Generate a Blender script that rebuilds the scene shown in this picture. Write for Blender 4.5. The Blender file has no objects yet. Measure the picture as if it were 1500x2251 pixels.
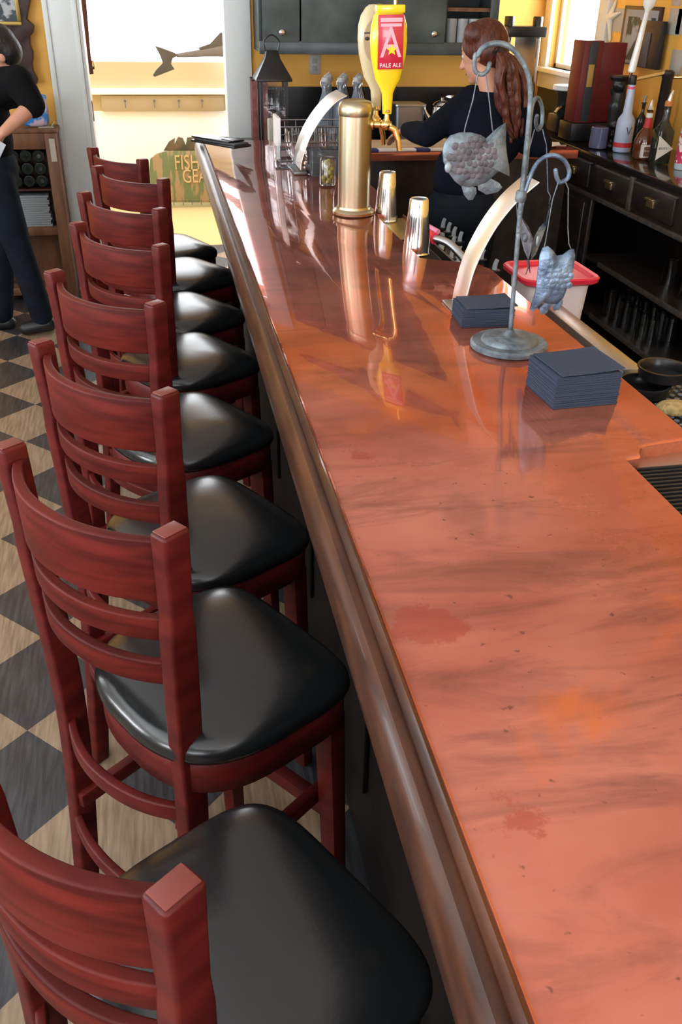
import bpy, bmesh, math, random
from mathutils import Vector, Matrix
random.seed(7)
S = bpy.context.scene
COL = S.collection
PI = math.pi
# ---------------------------------------------------------------- camera
FPX, CX, CY, ZC = 1950.0, 750.0, 1125.5, 1.81
_a = Vector((318-CX, -(-38-CY), -FPX)).normalized()
_h = Vector((1, -0.02, 0))
_z = _h.cross(_a).normalized()
_x = _a.cross(_z)
CAMROT = Matrix((_x, _a, _z))          # camera axes -> world
cam = bpy.data.objects.new('camera', bpy.data.cameras.new('camera'))
COL.objects.link(cam)
cam.matrix_world = Matrix.Translation((0, 0, ZC)) @ CAMROT.to_4x4()
cam.data.sensor_fit = 'VERTICAL'; cam.data.sensor_height = 36
cam.data.lens = 36*FPX/2251; cam.data.clip_start = 0.02
S.camera = cam
def ray(x, y): return CAMROT @ Vector((x-CX, -(y-CY), -FPX))
def onz(x, y, z):
    d = ray(x, y); t = (z-ZC)/d.z; return Vector((d.x*t, d.y*t, z))
def onY(x, y, Y):
    d = ray(x, y); t = Y/d.y; return Vector((d.x*t, Y, ZC+d.z*t))
def onX(x, y, X):
    d = ray(x, y); t = X/d.x; return Vector((X, d.y*t, ZC+d.z*t))
# ---------------------------------------------------------------- light
S.view_settings.view_transform = 'Standard'; S.view_settings.look = 'None'
S.view_settings.gamma = 1; S.view_settings.use_curve_mapping = False
S.view_settings.exposure = 0.0
W = bpy.data.worlds.new('sky'); S.world = W; W.use_nodes = True
W.node_tree.nodes['Background'].inputs[0].default_value = (0.93, 0.96, 1.0, 1)
W.node_tree.nodes['Background'].inputs[1].default_value = 5.2
def area(name, loc, rot, sx, sy, power, color=(1, 1, 1)):
    l = bpy.data.lights.new(name, 'AREA'); l.shape = 'RECTANGLE'; l.size = sx; l.size_y = sy
    l.energy = power; l.color = color
    o = bpy.data.objects.new(name, l); COL.objects.link(o); o.location = loc; o.rotation_euler = rot
    return o
# fill lamps in added unseen left and rear windows, tilted up to brighten ceiling
UP = math.radians(64)
for i, y in enumerate((-1.0, 1.6, 4.2)):
    area('window_daylight_fill', (-3.58, y, 1.65), (0, -PI/2-UP, 0), 1.5, 1.3, (170, 170, 50)[i], (0.88, 0.95, 1))
for x in (-1.6, 1.4):
    area('window_daylight_fill', (x, -2.46, 1.75), (PI/2+UP, 0, 0), 1.5, 1.5, 80, (0.88, 0.95, 1))
area('window_daylight_fill', (3.06, 6.62, 1.83), (0, PI/2, 0), 0.95, 0.65, 40, (0.95, 0.98, 1))  # daylight lamp at the right wall's window
# ---------------------------------------------------------------- materials
MATS = {}
def mat(name, c, rough=0.5, metal=0.0, c2=None, scale=8, stretch=None, bump=0, bscale=None, coat=0, trans=0,
        ior=1.45, emit=0, spec=None, sheen=0, lo=0.35, hi=0.65):
    if name in MATS: return MATS[name]
    m = bpy.data.materials.new(name); m.use_nodes = True
    nt = m.node_tree; N = nt.nodes; L = nt.links; b = N['Principled BSDF']
    b.inputs['Base Color'].default_value = (*c, 1); b.inputs['Roughness'].default_value = rough
    b.inputs['Metallic'].default_value = metal; b.inputs['IOR'].default_value = ior
    if coat: b.inputs['Coat Weight'].default_value = coat; b.inputs['Coat Roughness'].default_value = 0.04
    if trans: b.inputs['Transmission Weight'].default_value = trans
    if spec is not None: b.inputs['Specular IOR Level'].default_value = spec
    if sheen: b.inputs['Sheen Weight'].default_value = sheen
    if emit: b.inputs['Emission Color'].default_value = (*c, 1); b.inputs['Emission Strength'].default_value = emit
    tc = N.new('ShaderNodeTexCoord'); mp = N.new('ShaderNodeMapping'); L.new(tc.outputs['Object'], mp.inputs[0])
    if stretch: mp.inputs['Scale'].default_value = stretch
    if c2:
        n = N.new('ShaderNodeTexNoise'); n.inputs['Scale'].default_value = scale; n.inputs['Detail'].default_value = 6
        r = N.new('ShaderNodeMapRange'); r.inputs[1].default_value = lo; r.inputs[2].default_value = hi
        mx = N.new('ShaderNodeMix'); mx.data_type = 'RGBA'
        mx.inputs[6].default_value = (*c, 1); mx.inputs[7].default_value = (*c2, 1)
        L.new(mp.outputs[0], n.inputs[0]); L.new(n.outputs[0], r.inputs[0]); L.new(r.outputs[0], mx.inputs[0])
        L.new(mx.outputs[2], b.inputs['Base Color'])
    if bump:
        n = N.new('ShaderNodeTexNoise'); n.inputs['Scale'].default_value = bscale or scale; n.inputs['Detail'].default_value = 4
        bp = N.new('ShaderNodeBump'); bp.inputs['Strength'].default_value = bump; bp.inputs['Distance'].default_value = 0.01
        L.new(mp.outputs[0], n.inputs[0]); L.new(n.outputs[0], bp.inputs['Height']); L.new(bp.outputs[0], b.inputs['Normal'])
    MATS[name] = m; return m
yellow = mat('yellow_paint', (0.84, 0.45, 0.085), 0.6, c2=(0.78, 0.41, 0.075), scale=2)
white_paint = mat('white_paint', (0.62, 0.66, 0.66), 0.35, bump=0.1, scale=30)
ceil_m = mat('ceiling_paint', (0.88, 0.88, 0.88), 0.8)
cream_w = mat('cream_wall_paint', (0.62, 0.58, 0.5), 0.7)
mahog = mat('mahogany', (0.105, 0.010, 0.008), 0.42, c2=(0.055, 0.005, 0.005), scale=6, stretch=(2, 2, 5), coat=0.0, spec=.25)
mahog_l = mat('mahogany_grain', (0.115, 0.011, 0.007), 0.5, c2=(0.05, 0.004, 0.003), scale=4, stretch=(3, 1.2, 14), coat=0.0, spec=.18)
worn = mat('worn_edge_wood', (0.45, 0.22, 0.15), 0.5)
leather = mat('black_leather', (0.008, 0.009, 0.010), 0.22, bump=0.015, bscale=160, spec=0.75)
rail_m = mat('rail_wood', (0.085, 0.028, 0.012), 0.36, c2=(0.03, 0.009, 0.005), scale=9, stretch=(6, 0.7, 6), coat=0.12)
black_wood = mat('black_stained_wood', (0.018, 0.014, 0.012), 0.35, c2=(0.035, 0.025, 0.02), scale=7, stretch=(3, 1, 3))
black_edge = mat('worn_black_edge', (0.06, 0.05, 0.04), 0.4, c2=(0.13, 0.11, 0.09), scale=25)
grey_cab = mat('grey_green_cabinet', (0.12, 0.15, 0.145), 0.5, c2=(0.04, 0.05, 0.05), scale=4, lo=0.3, hi=0.7, spec=.25)
brass = mat('brushed_brass', (0.50, 0.43, 0.29), 0.33, 1.0)
gold = mat('polished_brass', (0.80, 0.60, 0.22), 0.12, 1.0)
steel = mat('polished_steel', (0.78, 0.82, 0.86), 0.12, 1.0)
bsteel = mat('brushed_steel', (0.55, 0.58, 0.6), 0.35, 1.0)
dsteel = mat('dark_steel', (0.2, 0.21, 0.22), 0.4, 0.9)
tin = mat('galvanised_tin', (0.075, 0.095, 0.115), 0.5, 0.45, c2=(0.19, 0.235, 0.265), scale=30, bump=0.35, bscale=70)
tin_br = mat('rusty_tin', (0.06, 0.055, 0.065), 0.55, 0.4, c2=(0.15, 0.14, 0.16), scale=40, bump=0.3, bscale=70)
tin_bl = mat('bluish_tin', (0.07, 0.105, 0.17), 0.42, 0.5, c2=(0.24, 0.34, 0.48), scale=32, bump=0.4, bscale=70)
rubber = mat('black_rubber', (0.012, 0.013, 0.015), 0.45)
napkin_m = mat('navy_paper', (0.028, 0.042, 0.075), 0.8, bump=0.1, bscale=60)
glass = mat('clear_glass', (0.95, 0.97, 0.98), 0.02, trans=1.0, ior=1.45)
acrylic = mat('clear_acrylic', (0.9, 0.93, 0.96), 0.03, trans=1.0, ior=1.08)
red_pl = mat('red_plastic', (0.72, 0.03, 0.06), 0.35)
white_pl = mat('translucent_white_plastic', (0.78, 0.70, 0.72), 0.4, spec=0.4)
skin = mat('skin', (0.50, 0.24, 0.16), 0.5)
hair_red = mat('auburn_hair', (0.115, 0.026, 0.013), 0.42, c2=(0.045, 0.010, 0.006), scale=22, stretch=(3, 3, .6), bump=0.5, bscale=40)
hair_dk = mat('black_hair', (0.01, 0.01, 0.012), 0.45, bump=0.4, bscale=60)
knit = mat('navy_black_knit', (0.0035, 0.005, 0.010), 0.95, spec=.15)
blackcloth = mat('black_cotton', (0.004, 0.004, 0.005), 0.95, spec=.15)
denim = mat('dark_denim', (0.005, 0.008, 0.014), 0.9, c2=(0.010, 0.014, 0.022), scale=10, spec=.15)
shoe_m = mat('black_shoe', (0.012, 0.012, 0.014), 0.4)
cream_o = mat('cream_boards', (0.50, 0.42, 0.25), 0.7)
white_o = mat('whitewashed_boards', (0.88, 0.90, 0.93), 0.7)
concrete_o = mat('pale_porch_floor', (0.42, 0.33, 0.13), 0.8)
oak = mat('brown_wood', (0.21, 0.095, 0.045), 0.45, c2=(0.12, 0.05, 0.022), scale=6, stretch=(3, 3, .6))
darkcarve = mat('carved_dark_wood', (0.04, 0.012, 0.01), 0.4, c2=(0.02, 0.007, 0.006), scale=20)
paper = mat('white_paper', (0.75, 0.74, 0.72), 0.7)
black_pl = mat('black_plastic', (0.012, 0.012, 0.013), 0.3)
yellow_pl = mat('yellow_lacquer', (0.92, 0.66, 0.02), 0.2, coat=0.6)
cream_pl = mat('cream_lacquer', (0.62, 0.52, 0.32), 0.3, coat=0.4)

def copper_mat():
    m = bpy.data.materials.new('lacquered_copper'); m.use_nodes = True
    nt = m.node_tree; N = nt.nodes; L = nt.links; b = N['Principled BSDF']
    tc = N.new('ShaderNodeTexCoord')
    def noise(sc, det, stretch=(1, 1, 1), rough=0.55, dist=0.0):
        mp = N.new('ShaderNodeMapping'); mp.inputs['Scale'].default_value = stretch
        n = N.new('ShaderNodeTexNoise'); n.inputs['Scale'].default_value = sc; n.inputs['Detail'].default_value = det
        n.inputs['Roughness'].default_value = rough; n.inputs['Distortion'].default_value = dist
        L.new(tc.outputs['Object'], mp.inputs[0]); L.new(mp.outputs[0], n.inputs[0]); return n.outputs[0]
    def rng(s, lo, hi, a=0, c=1):
        r = N.new('ShaderNodeMapRange'); L.new(s, r.inputs[0])
        for k, v in zip((1, 2, 3, 4), (lo, hi, a, c)): r.inputs[k].default_value = v
        return r.outputs[0]
    def mix(f, a, c):
        x = N.new('ShaderNodeMix'); x.data_type = 'RGBA'; L.new(f, x.inputs[0])
        for k, v in ((6, a), (7, c)):
            if isinstance(v, tuple): x.inputs[k].default_value = (*v, 1)
            else: L.new(v, x.inputs[k])
        return x.outputs[2]
    base = mix(rng(noise(2.2, 5, (1, 1.6, 1)), .35, .65), (0.46, 0.12, 0.075), (0.66, 0.235, 0.16))
    base = mix(rng(noise(5, 8, (0.6, 2.2, 1), .65, .6), .48, .70, 0, .75), base, (0.20, 0.075, 0.05))
    base = mix(rng(noise(3.1, 3, (1, 1, 1), .5, 1.0), .64, .74, 0, .8), base, (0.75, 0.19, 0.055))
    base = mix(rng(noise(60, 2), .70, .76, 0, .6), base, (0.1, 0.04, 0.03))
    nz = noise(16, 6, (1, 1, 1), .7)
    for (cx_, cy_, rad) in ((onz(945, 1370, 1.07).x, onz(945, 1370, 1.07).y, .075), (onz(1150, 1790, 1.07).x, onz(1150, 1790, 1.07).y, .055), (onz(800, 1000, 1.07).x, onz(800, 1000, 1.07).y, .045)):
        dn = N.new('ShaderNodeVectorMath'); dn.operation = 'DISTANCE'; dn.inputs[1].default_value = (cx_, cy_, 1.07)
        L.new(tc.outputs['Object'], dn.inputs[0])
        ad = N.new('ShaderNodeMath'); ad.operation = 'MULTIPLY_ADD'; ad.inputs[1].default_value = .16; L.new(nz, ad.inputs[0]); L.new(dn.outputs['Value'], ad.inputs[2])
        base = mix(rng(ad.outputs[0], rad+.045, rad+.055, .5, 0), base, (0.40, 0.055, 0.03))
    L.new(base, b.inputs['Base Color'])
    b.inputs['Metallic'].default_value = 0.62
    L.new(rng(noise(9, 4), .3, .7, .08, .15), b.inputs['Roughness'])
    b.inputs['Specular Tint'].default_value = (.50, .17, .11, 1); b.inputs['Coat Weight'].default_value = .62; b.inputs['Coat Roughness'].default_value = 0.012; b.inputs['Coat IOR'].default_value = 1.42
    bp = N.new('ShaderNodeBump'); bp.inputs['Strength'].default_value = 0.07; bp.inputs['Distance'].default_value = 0.004
    L.new(noise(7, 2, (1, 1, 1)), bp.inputs['Height']); L.new(bp.outputs[0], b.inputs['Coat Normal'])
    return m
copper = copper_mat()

def floor_mat():
    m = bpy.data.materials.new('painted_checker_boards'); m.use_nodes = True
    nt = m.node_tree; N = nt.nodes; L = nt.links; b = N['Principled BSDF']
    tc = N.new('ShaderNodeTexCoord')
    sb = N.new('ShaderNodeVectorMath'); sb.operation = 'SUBTRACT'; sb.inputs[1].default_value = (-0.492, 2.375, 0)
    L.new(tc.outputs['Object'], sb.inputs[0])
    mp = N.new('ShaderNodeMapping'); mp.inputs['Rotation'].default_value = (0, 0, PI/4); mp.inputs['Location'].default_value = (0, 0, .5)
    L.new(sb.outputs[0], mp.inputs[0])
    ck = N.new('ShaderNodeTexChecker'); ck.inputs['Scale'].default_value = 1/0.297
    L.new(mp.outputs[0], ck.inputs[0])
    mp2 = N.new('ShaderNodeMapping'); mp2.inputs['Scale'].default_value = (14, 1.2, 1)
    mp2.inputs['Rotation'].default_value = (0, 0, 0.25)
    L.new(tc.outputs['Object'], mp2.inputs[0])
    n = N.new('ShaderNodeTexNoise'); n.inputs['Scale'].default_value = 6; n.inputs['Detail'].default_value = 8; L.new(mp2.outputs[0], n.inputs[0])
    r = N.new('ShaderNodeValToRGB'); r.color_ramp.elements[0].position = .35; r.color_ramp.elements[0].color = (.17, .115, .07, 1)
    r.color_ramp.elements[1].position = .65; r.color_ramp.elements[1].color = (.30, .21, .135, 1); L.new(n.outputs[0], r.inputs[0])
    r2 = N.new('ShaderNodeValToRGB'); r2.color_ramp.elements[0].position = .4; r2.color_ramp.elements[0].color = (.016, .016, .02, 1)
    r2.color_ramp.elements[1].position = .75; r2.color_ramp.elements[1].color = (.055, .055, .062, 1); L.new(n.outputs[0], r2.inputs[0])
    L.new(r.outputs[0], ck.inputs['Color1']); L.new(r2.outputs[0], ck.inputs['Color2'])
    L.new(ck.outputs[0], b.inputs['Base Color']); b.inputs['Roughness'].default_value = 0.42
    bp = N.new('ShaderNodeBump'); bp.inputs['Strength'].default_value = .25; bp.inputs['Distance'].default_value = .003
    L.new(n.outputs[0], bp.inputs['Height']); L.new(bp.outputs[0], b.inputs['Normal'])
    return m
# ---------------------------------------------------------------- mesh builder
class MB:
    def __init__(s): s.b = bmesh.new()
    def box(s, a, c, rz=0, org=None):
        x0, y0, z0 = a; x1, y1, z1 = c
        vs = [s.b.verts.new(p) for p in ((x0,y0,z0),(x1,y0,z0),(x1,y1,z0),(x0,y1,z0),(x0,y0,z1),(x1,y0,z1),(x1,y1,z1),(x0,y1,z1))]
        for f in ((3,2,1,0),(4,5,6,7),(0,1,5,4),(1,2,6,5),(2,3,7,6),(3,0,4,7)): s.b.faces.new([vs[i] for i in f])
        if rz:
            o = Vector(org) if org else Vector(((x0+x1)/2, (y0+y1)/2, 0))
            bmesh.ops.rotate(s.b, verts=vs, cent=o, matrix=Matrix.Rotation(rz, 3, 'Z'))
        return s
    def ring_skin(s, rings, caps=True, closed=False):
        R = [[s.b.verts.new(p) for p in r] for r in rings]
        n = len(R[0]); pairs = list(zip(R, R[1:]))
        if closed: pairs.append((R[-1], R[0]))
        for a, c in pairs:
            for i in range(n):
                j = (i+1) % n
                try: s.b.faces.new((a[i], a[j], c[j], c[i]))
                except ValueError: pass
        if caps and not closed:
            s.b.faces.new(R[0][::-1]); s.b.faces.new(R[-1])
        return s
    def lathe(s, prof, c=(0, 0, 0), n=28, axis=None, caps=True):
        c = Vector(c); q = Vector((0, 0, 1)).rotation_difference(Vector(axis).normalized()) if axis else None
        rings = []
        for r, z in prof:
            ring = []
            for i in range(n):
                a = 2*PI*i/n; v = Vector((max(r, 1e-4)*math.cos(a), max(r, 1e-4)*math.sin(a), z))
                ring.append(c + (q @ v if q else v))
            rings.append(ring)
        return s.ring_skin(rings, caps)
    def tube(s, pts, rad, n=12, flat=1.0, caps=True, round_ends=False, up=None):
        P = [Vector(p) for p in pts]
        R = list(rad) if isinstance(rad, (list, tuple)) else [rad]*len(P)
        if round_ends:
            d0 = (P[0]-P[1]).normalized(); d1 = (P[-1]-P[-2]).normalized()
            r0, r1 = R[0], R[-1]
            pre = [(P[0]+d0*r0*math.sin(t), r0*math.cos(t)) for t in (1.45, 1.1, .7, .35)]
            post = [(P[-1]+d1*r1*math.sin(t), r1*math.cos(t)) for t in (.35, .7, 1.1, 1.45)]
            P = [p for p, _ in pre]+P+[p for p, _ in post]; R = [r for _, r in pre]+R+[r for _, r in post]
        ref = Vector(up) if up else None
        rings = []
        for i, p in enumerate(P):
            t = (P[min(i+1, len(P)-1)]-P[max(i-1, 0)]).normalized()
            if ref is None: ref = Vector((0, 0, 1)) if abs(t.z) < .9 else Vector((1, 0, 0))
            u = t.cross(ref)
            if u.length < 1e-5: u = t.orthogonal()
            u.normalize(); v = u.cross(t).normalized(); ref = v if not up else Vector(up)
            rings.append([p+u*R[i]*math.cos(2*PI*k/n)*flat+v*R[i]*math.sin(2*PI*k/n) for k in range(n)])
        return s.ring_skin(rings, caps)
    def strip(s, pts, w, th, side):
        """flat bar swept along pts; w = width along vector side, th = thickness"""
        P = [Vector(p) for p in pts]; sd = Vector(side).normalized(); rings = []
        for i, p in enumerate(P):
            t = (P[min(i+1, len(P)-1)]-P[max(i-1, 0)]).normalized(); nn = t.cross(sd).normalized()
            ww = w[i] if isinstance(w, (list, tuple)) else w
            rings.append([p-sd*ww/2-nn*th/2, p+sd*ww/2-nn*th/2, p+sd*ww/2+nn*th/2, p-sd*ww/2+nn*th/2])
        return s.ring_skin(rings)
    def ball(s, c, r, seg=20, rot=None):
        r = (r, r, r) if not isinstance(r, (list, tuple)) else r
        g = bmesh.ops.create_uvsphere(s.b, u_segments=seg, v_segments=max(8, seg//2), radius=1)
        M = Matrix.Translation(c) @ (rot.to_4x4() if rot else Matrix.Identity(4)) @ Matrix.Diagonal((*r, 1))
        bmesh.ops.transform(s.b, matrix=M, verts=g['verts']); return s
    def prism(s, outline, th, M=None, holes=None):
        """outline 2D in XY, extruded th along Z, optional matrix"""
        M = M or Matrix.Identity(4)
        lo = [s.b.verts.new(M @ Vector((x, y, 0))) for x, y in outline]
        hi = [s.b.verts.new(M @ Vector((x, y, th))) for x, y in outline]
        n = len(lo)
        s.b.faces.new(lo[::-1]); s.b.faces.new(hi)
        for i in range(n):
            j = (i+1) % n; s.b.faces.new((lo[i], lo[j], hi[j], hi[i]))
        return s
    def build(s, name, m, parent=None, smooth=True, bevel=0, seg=2, sub=0, remesh=0, loc=None, angle=40):
        bmesh.ops.recalc_face_normals(s.b, faces=s.b.faces)
        me = bpy.data.meshes.new(name); s.b.to_mesh(me); s.b.free()
        o = bpy.data.objects.new(name, me); COL.objects.link(o); me.materials.append(m)
        if parent is not None: o.parent = parent
        if loc is not None: o.location = loc
        if remesh:
            r = o.modifiers.new('r', 'REMESH'); r.mode = 'VOXEL'; r.voxel_size = remesh; r.use_smooth_shade = True
            sm = o.modifiers.new('s', 'SMOOTH'); sm.factor = .6; sm.iterations = 6
        if sub:
            q = o.modifiers.new('u', 'SUBSURF'); q.levels = sub; q.render_levels = sub
        if bevel:
            q = o.modifiers.new('b', 'BEVEL'); q.width = bevel; q.segments = seg; q.limit_method = 'ANGLE'; q.angle_limit = math.radians(50)
        if remesh or sub or bevel:
            dg = bpy.context.evaluated_depsgraph_get(); dg.update()
            nm = bpy.data.meshes.new_from_object(o.evaluated_get(dg)); o.modifiers.clear(); o.data = nm
            bpy.data.meshes.remove(me); me = nm; me.name = name
        if smooth:
            for p in me.polygons: p.use_smooth = True
            if not remesh:
                try: me.set_sharp_from_angle(angle=math.radians(angle))
                except Exception: pass
        return o
def bx(a, c, name, m, parent=None, bevel=0, rz=0, smooth=True):
    return MB().box(a, c, rz).build(name, m, parent, smooth, bevel)
def tag(o, label, cat, group=None, kind=None):
    o['label'] = label; o['category'] = cat
    if group: o['group'] = group
    if kind: o['kind'] = kind
    return o
def thing(name, label, cat, loc=(0, 0, 0), rz=0, group=None):
    o = bpy.data.objects.new(name, None); COL.objects.link(o); o.location = loc; o.rotation_euler = (0, 0, rz)
    o.empty_display_size = .05
    return tag(o, label, cat, group)
def struct(o): o['kind'] = 'structure'; return o
def kids(o): return [c for c in COL.objects if c.parent == o]
def dup(root, loc, rz, label, group=None):
    r = root.copy(); COL.objects.link(r); r.location = loc; r.rotation_euler = (0, 0, rz); r['label'] = label
    if group: r['group'] = group
    for ch in kids(root):
        c = ch.copy(); COL.objects.link(c); c.parent = r
        for g in kids(ch):
            d = g.copy(); COL.objects.link(d); d.parent = c
    return r
def text(name, body, size, m, parent, M, depth=.001, sx=1.0):
    cu = bpy.data.curves.new(name, 'FONT'); cu.body = body; cu.size = size; cu.extrude = depth; cu.align_x = 'CENTER'; cu.align_y = 'CENTER'
    t = bpy.data.objects.new(name+'_c', cu); COL.objects.link(t)
    dg = bpy.context.evaluated_depsgraph_get(); dg.update()
    me = bpy.data.meshes.new_from_object(t.evaluated_get(dg)); bpy.data.objects.remove(t)
    me.transform(M @ Matrix.Diagonal((sx, 1, 1, 1))); me.materials.clear(); me.materials.append(m)
    o = bpy.data.objects.new(name, me); COL.objects.link(o); o.parent = parent
    return o
def frame_m(loc, xdir, ydir):
    x = Vector(xdir).normalized(); y = Vector(ydir).normalized(); z = x.cross(y).normalized()
    R = Matrix((x, y, z)).transposed().to_4x4(); return Matrix.Translation(loc) @ R
FACE = lambda loc: frame_m(loc, (1, 0, 0), (0, 0, 1))     # faces -Y
def spline(pts, n=8):
    P = [Vector(p) for p in pts]; out = []
    for i in range(len(P)-1):
        p0 = P[max(i-1, 0)]; p1 = P[i]; p2 = P[i+1]; p3 = P[min(i+2, len(P)-1)]
        for k in range(n):
            t = k/n
            out.append(.5*((2*p1)+(-p0+p2)*t+(2*p0-5*p1+4*p2-p3)*t*t+(-p0+3*p1-3*p2+p3)*t**3))
    out.append(P[-1]); return out
# ================================================================= SETTING
YW = 6.2; XR = 2.95; XL = -3.6; YN = -2.5; ZT = 3.02
struct(bx((XL-.1, YN-.1, -.08), (XR+.1, 7.3, 0), 'floor', floor_mat()))
struct(bx((XL-.1, YN-.1, ZT), (XR+.1, 7.3, ZT+.1), 'ceiling', ceil_m))
# far wall with the doorway
DX0, DX1, DZ = -.385, .455, 2.25
w = MB().box((XL, YW, 0), (DX0-.01, YW+.12, ZT)).box((DX1+.01, YW, 0), (2.12, YW+.12, ZT)).box((DX0-.01, YW, DZ), (DX1+.01, YW+.12, ZT))
w.box((2.0, YW+.12, 0), (2.12, 7.2, ZT)).box((2.0, 7.2, 0), (XR+.1, 7.32, ZT))
struct(w.build('wall_far', yellow, smooth=False))
# right wall with window
wy0, wy1, wz0, wz1 = 6.27, 7.06, 1.315, 2.35
w = MB().box((XR, YN, 0), (XR+.12, wy0, ZT)).box((XR, wy1, 0), (XR+.12, 7.2, ZT)).box((XR, wy0, 0), (XR+.12, wy1, wz0)).box((XR, wy0, wz1), (XR+.12, wy1, ZT))
struct(w.build('wall_right', yellow, smooth=False))
w = MB().box((XL-.12, YN, 0), (XL, 7.2, .98)).box((XL-.12, YN, 2.32), (XL, 7.2, ZT))
for a, c in ((YN, -1.65), (-.35, .95), (2.25, 3.55), (4.85, 7.2)): w.box((XL-.12, a, .98), (XL, c, 2.32))
struct(w.build('wall_left', cream_w, smooth=False))
w = MB().box((XL, YN-.12, 0), (XR, YN, 1.0)).box((XL, YN-.12, 2.5), (XR, YN, ZT))
for a, c in ((XL, -2.35), (-.85, .65), (2.15, XR)): w.box((a, YN-.12, 1.0), (c, YN, 2.5))
struct(w.build('wall_near', cream_w, smooth=False))
# door: casing + jambs
d = MB()
d.box((DX0-.2, YW-.03, 0), (DX0-.03, YW, DZ+.17)).box((DX0-.215, YW-.04, 0), (DX0-.185, YW, DZ+.17)).box((DX0-.05, YW-.036, 0), (DX0-.02, YW, DZ+.02))
d.box((DX1+.0, YW-.03, 0), (DX1+.16, YW, DZ+.17)).box((DX0-.2, YW-.035, DZ), (DX1+.16, YW, DZ+.17))
d.box((DX0-.02, YW-.02, 0), (DX0+.0, YW+.17, DZ)).box((DX1, YW-.02, 0), (DX1+.015, YW+.17, DZ)).box((DX0, YW, DZ-.02), (DX1, YW+.17, DZ))
door = struct(d.build('door_1', white_paint, bevel=.003))
o = bx((DX0-.001, YW+.03, 1.055), (DX0+.004, YW+.10, 1.17), 'strike_plate', mat('bronze_plate', (.12, .045, .03), .4, .5), door, .001)
# right window
w = MB()
w.box((XR-.03, wy0-.14, wz0-.02), (XR+.005, wy0, wz1+.15)).box((XR-.03, wy1, wz0-.02), (XR+.005, wy1+.12, wz1+.15)).box((XR-.035, wy0-.14, wz1), (XR+.005, wy1+.12, wz1+.15))
w.box((XR-.08, wy0-.17, wz0-.03), (XR+.1, wy1+.16, wz0)).box((XR-.03, wy0-.14, wz0-.14), (XR+.004, wy1+.12, wz0-.03))
w.box((XR+.04, wy0, wz0), (XR+.07, wy0+.04, wz1)).box((XR+.04, wy1-.04, wz0), (XR+.07, wy1, wz1)).box((XR+.04, wy0, wz0), (XR+.07, wy1, wz0+.03))
win = struct(w.build('window_1', white_paint, bevel=.003))
bx((XR+.05, wy0+.02, wz0+.02), (XR+.056, wy1-.02, wz1), 'pane', glass, win)
for i, (a, c) in enumerate(((-1.65, -.35), (.95, 2.25), (3.55, 4.85))):  # unseen left-wall windows, added to carry the interior fill lamps
    w = MB().box((XL-.01, a-.1, .9), (XL+.03, a, 2.4)).box((XL-.01, c, .9), (XL+.03, c+.1, 2.4)).box((XL-.01, a, .88), (XL+.06, c, .98)).box((XL-.01, a, 2.32), (XL+.03, c, 2.42)).box((XL-.05, a, 1.62), (XL-.02, c, 1.66))
    struct(w.build('window_%d' % (i+2), white_paint))
for i, (a, c) in enumerate(((-2.35, -.85), (.65, 2.15))):  # unseen windows behind the viewer, likewise added for the fill lamps
    w = MB().box((a-.1, YN-.01, .9), (a, YN+.03, 2.6)).box((c, YN-.01, .9), (c+.1, YN+.03, 2.6)).box((a, YN-.01, .9), (c, YN+.06, 1.0)).box((a, YN-.01, 2.5), (c, YN+.03, 2.6)).box((a, YN-.05, 1.73), (c, YN-.02, 1.77))
    struct(w.build('window_%d' % (i+5), white_paint))
# ---- outside the doorway
struct(bx((-4, 7.32, -.1), (5, 12, -.001), 'floor_porch', concrete_o))
YO = 9.05
struct(bx((-5, YO, 0), (3, YO+.1, .80), 'wall_porch', white_o))
struct(bx((-5, YO, .80), (3, YO+.1, .94), 'wall_porch_band', cream_o))
struct(bx((-5, YO-.06, .94), (3, YO+.1, .985), 'trim_porch_ledge', white_o, bevel=.004))
struct(bx((-5, YO, .985), (3, YO+.1, 1.20), 'wall_porch_upper', cream_o))
struct(bx((.66, YO-.2, 0), (.76, YO-.1, 2.2), 'trim_porch_post', white_o))
YS = YO-.001
pb = thing('peg_board', 'cream wall board with small pegs under the porch ledge, seen through the doorway', 'board', (0, YS-.035, .80))
bx((-.47, 0, 0), (.63, .03, .13), 'board', mat('tan_board', (.38, .32, .2), .7), pb, .002)
for px_ in (-.26, -.0, .22, .43):
    MB().lathe([(.006, 0), (.006, .03), (.012, .034), (.012, .042)], (px_, -.0, .09), 10, (0, -1, 0)).lathe([(.004, 0), (.003, .06)], (px_, -.02, .03), 8).build('peg', dsteel, pb)
YF = 7.35
# hanging shark-like fish sculpture (tail at left, dorsal fin at right)
def outl(px_pts, Y): return [(p.x, p.z) for p in (onY(x, y, Y) for x, y in px_pts)]
def flat_from(px_pts, Y, th, name, m, parent=None, bevel=.002, loc=None):
    L = loc or (0, 0, 0)
    return MB().prism([(x-L[0], z-L[2]) for x, z in outl(px_pts, Y)], th, frame_m((0, Y+th/2-L[1], 0), (1, 0, 0), (0, 0, 1))).build(name, m, parent, bevel=bevel)
fm = mat('grey_painted_fish', (.11, .13, .155), .5); fm2 = mat('pale_belly_fish', (.22, .26, .34), .5)
C0 = onY(470, 115, YF)
fs = thing('fish_sculpture', 'grey shark-like fish sculpture hanging outside the doorway, tail to the left', 'fish sculpture', C0)
sp = [onY(388, 122, YF), onY(410, 120, YF), onY(440, 117, YF), onY(480, 113, YF), onY(560, 108, YF), onY(640, 108, YF), onY(720, 112, YF), onY(780, 118, YF)]
MB().tube([p-C0 for p in sp], [.012, .018, .024, .034, .07, .075, .05, .008], 16, flat=.5).build('body', fm2, fs)
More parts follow.
